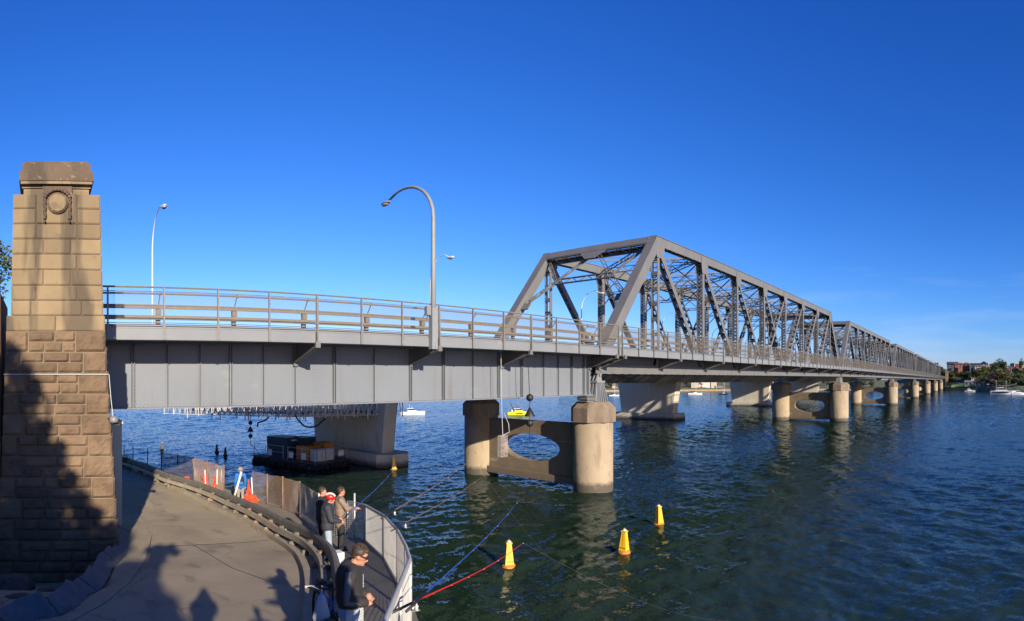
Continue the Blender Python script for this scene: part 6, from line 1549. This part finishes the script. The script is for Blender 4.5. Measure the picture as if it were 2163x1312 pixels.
# tree at far left above the approach wall, plus the trees behind the lookout that shade the ramp
lt = empty('tree', 'feathery olive tree at the left edge above the approach wall', 'tree', (-5.2, 38, H-1))
o2 = bpy.data.objects.new('crown', crown_mesh('crown', M['leaf'], 15000, 26, .03, 77, 1.1)); COL.objects.link(o2); o2.parent = lt; o2.location = (0,0,8.0); o2.scale = (3.9,3.9,3.4)
o2 = bpy.data.objects.new('trunk', TM[0]); COL.objects.link(o2); o2.parent = lt; o2.scale = (6,6,10)
def shade_tree(px, py, t3, wd, h2, label, base_z=H-3, n=2600, size=.1, surf=None, v=1, flat=.8):
    g = solve(px, py) if surf is None else surf
    c = g-L*t3
    e = empty('shade_tree', label, 'tree', (c.x, c.y, base_z))
    me = crown_mesh('crown', M['leaf2'], n, 14, size, v, flat, .15)
    o2 = bpy.data.objects.new('crown', me); COL.objects.link(o2); o2.parent = e; o2.location = (0,0,c.z-base_z); o2.scale = (wd/2, wd/2, h2/2)
    mb = MB(); mb.tube([(0,0,0),(0,0,c.z-base_z)], [wd*.03+.03, wd*.015+.02], 8); mb.build('trunk', M['bark'], e)
shade_tree(340, 1170, 26, 1.35, 1.5, 'small round crowned tree behind the lookout', v=21)
tow = lambda px, py: Vector((tx(px), TY-.1, tz(py)))
def ragged_tree(clumps, t3, label, seed):
    rr = random.Random(seed); cs = [(tow(px, py)-L*(t3+rr.uniform(-1.2, 1.2)), r9) for px, py, r9 in clumps]
    bx = sum(c.x for c, _ in cs)/len(cs); by = sum(c.y for c, _ in cs)/len(cs); zb = H-3
    e = empty('shade_tree', label, 'tree', (bx, by, zb)); o9 = Vector((bx, by, zb)); mb = MB(); mt = MB()
    top = max(c.z for c, _ in cs)-zb; mt.tube([(0,0,0),(.1,.05,top*.5),(0,0,top*.9)], [.22,.16,.05], 8)
    for c, r9 in cs:
        c = c-o9; mt.tube([(0,0,max(.5, c.z*.6)), c*.6+Vector((0,0,c.z*.22)), c], [.07,.05,.02], 5)
        for _ in range(int(900*r9*r9+160)):
            v = Vector((rr.gauss(0,1), rr.gauss(0,1), rr.gauss(0,1))); v = v.normalized()*r9*rr.random()**.45*rr.uniform(.7, 1.25); p = c+v
            d9 = Vector((rr.gauss(0,1), rr.gauss(0,1), rr.gauss(0,1))).normalized(); u9 = d9.orthogonal().normalized(); w9 = d9.cross(u9); q = rr.uniform(.07, .15)
            mb.add([p-u9*q, p+w9*q*.6, p+u9*q, p-w9*q*.6], [(0,1,2,3)])
    mb.build('crown', M['leaf2'], e, recalc=False); mt.build('trunk', M['bark'], e)
ragged_tree([(-10,760,.5),(20,745,.35),(-20,850,1.0),(45,790,.45),(30,860,.75),(68,835,.38),(75,815,.2),(-20,960,1.5),(60,925,.6),(92,905,.28),(70,1000,1.1),(112,965,.45),(128,945,.18),(0,1100,2.0),(120,1035,.6),(150,1010,.25),(165,1060,.42),(110,1120,1.0),(185,1095,.42),(205,1085,.2),(180,1150,.8),(235,1135,.5),(245,1165,.5),(60,1190,1.6),(200,1210,1.0)], 28, 'tall ragged tree behind the lookout whose shadow climbs the pylon', 9)
for i, (px, py, wd, hh) in enumerate(((215,1275,2.4,1.8), (60,1300,3.4,2.2), (305,1350,1.6,1.3), (270,1225,1.5,1.5), (140,1240,3.0,2.0), (275,1290,2.0,1.6), (10,1240,3.5,2.5))):
    shade_tree(px, py, 22+i*.7, wd, hh, ['bushy tree behind the lookout', 'wide bushy tree behind the lookout', 'low shrub behind the lookout rail', 'small bushy tree right of the wide one behind the lookout', 'dense bush beneath the tall trees behind the lookout', 'leafy bush nearest the lookout rail', 'broad dense bush at the left behind the lookout'][i], v=40+i, n=5000, size=.2)
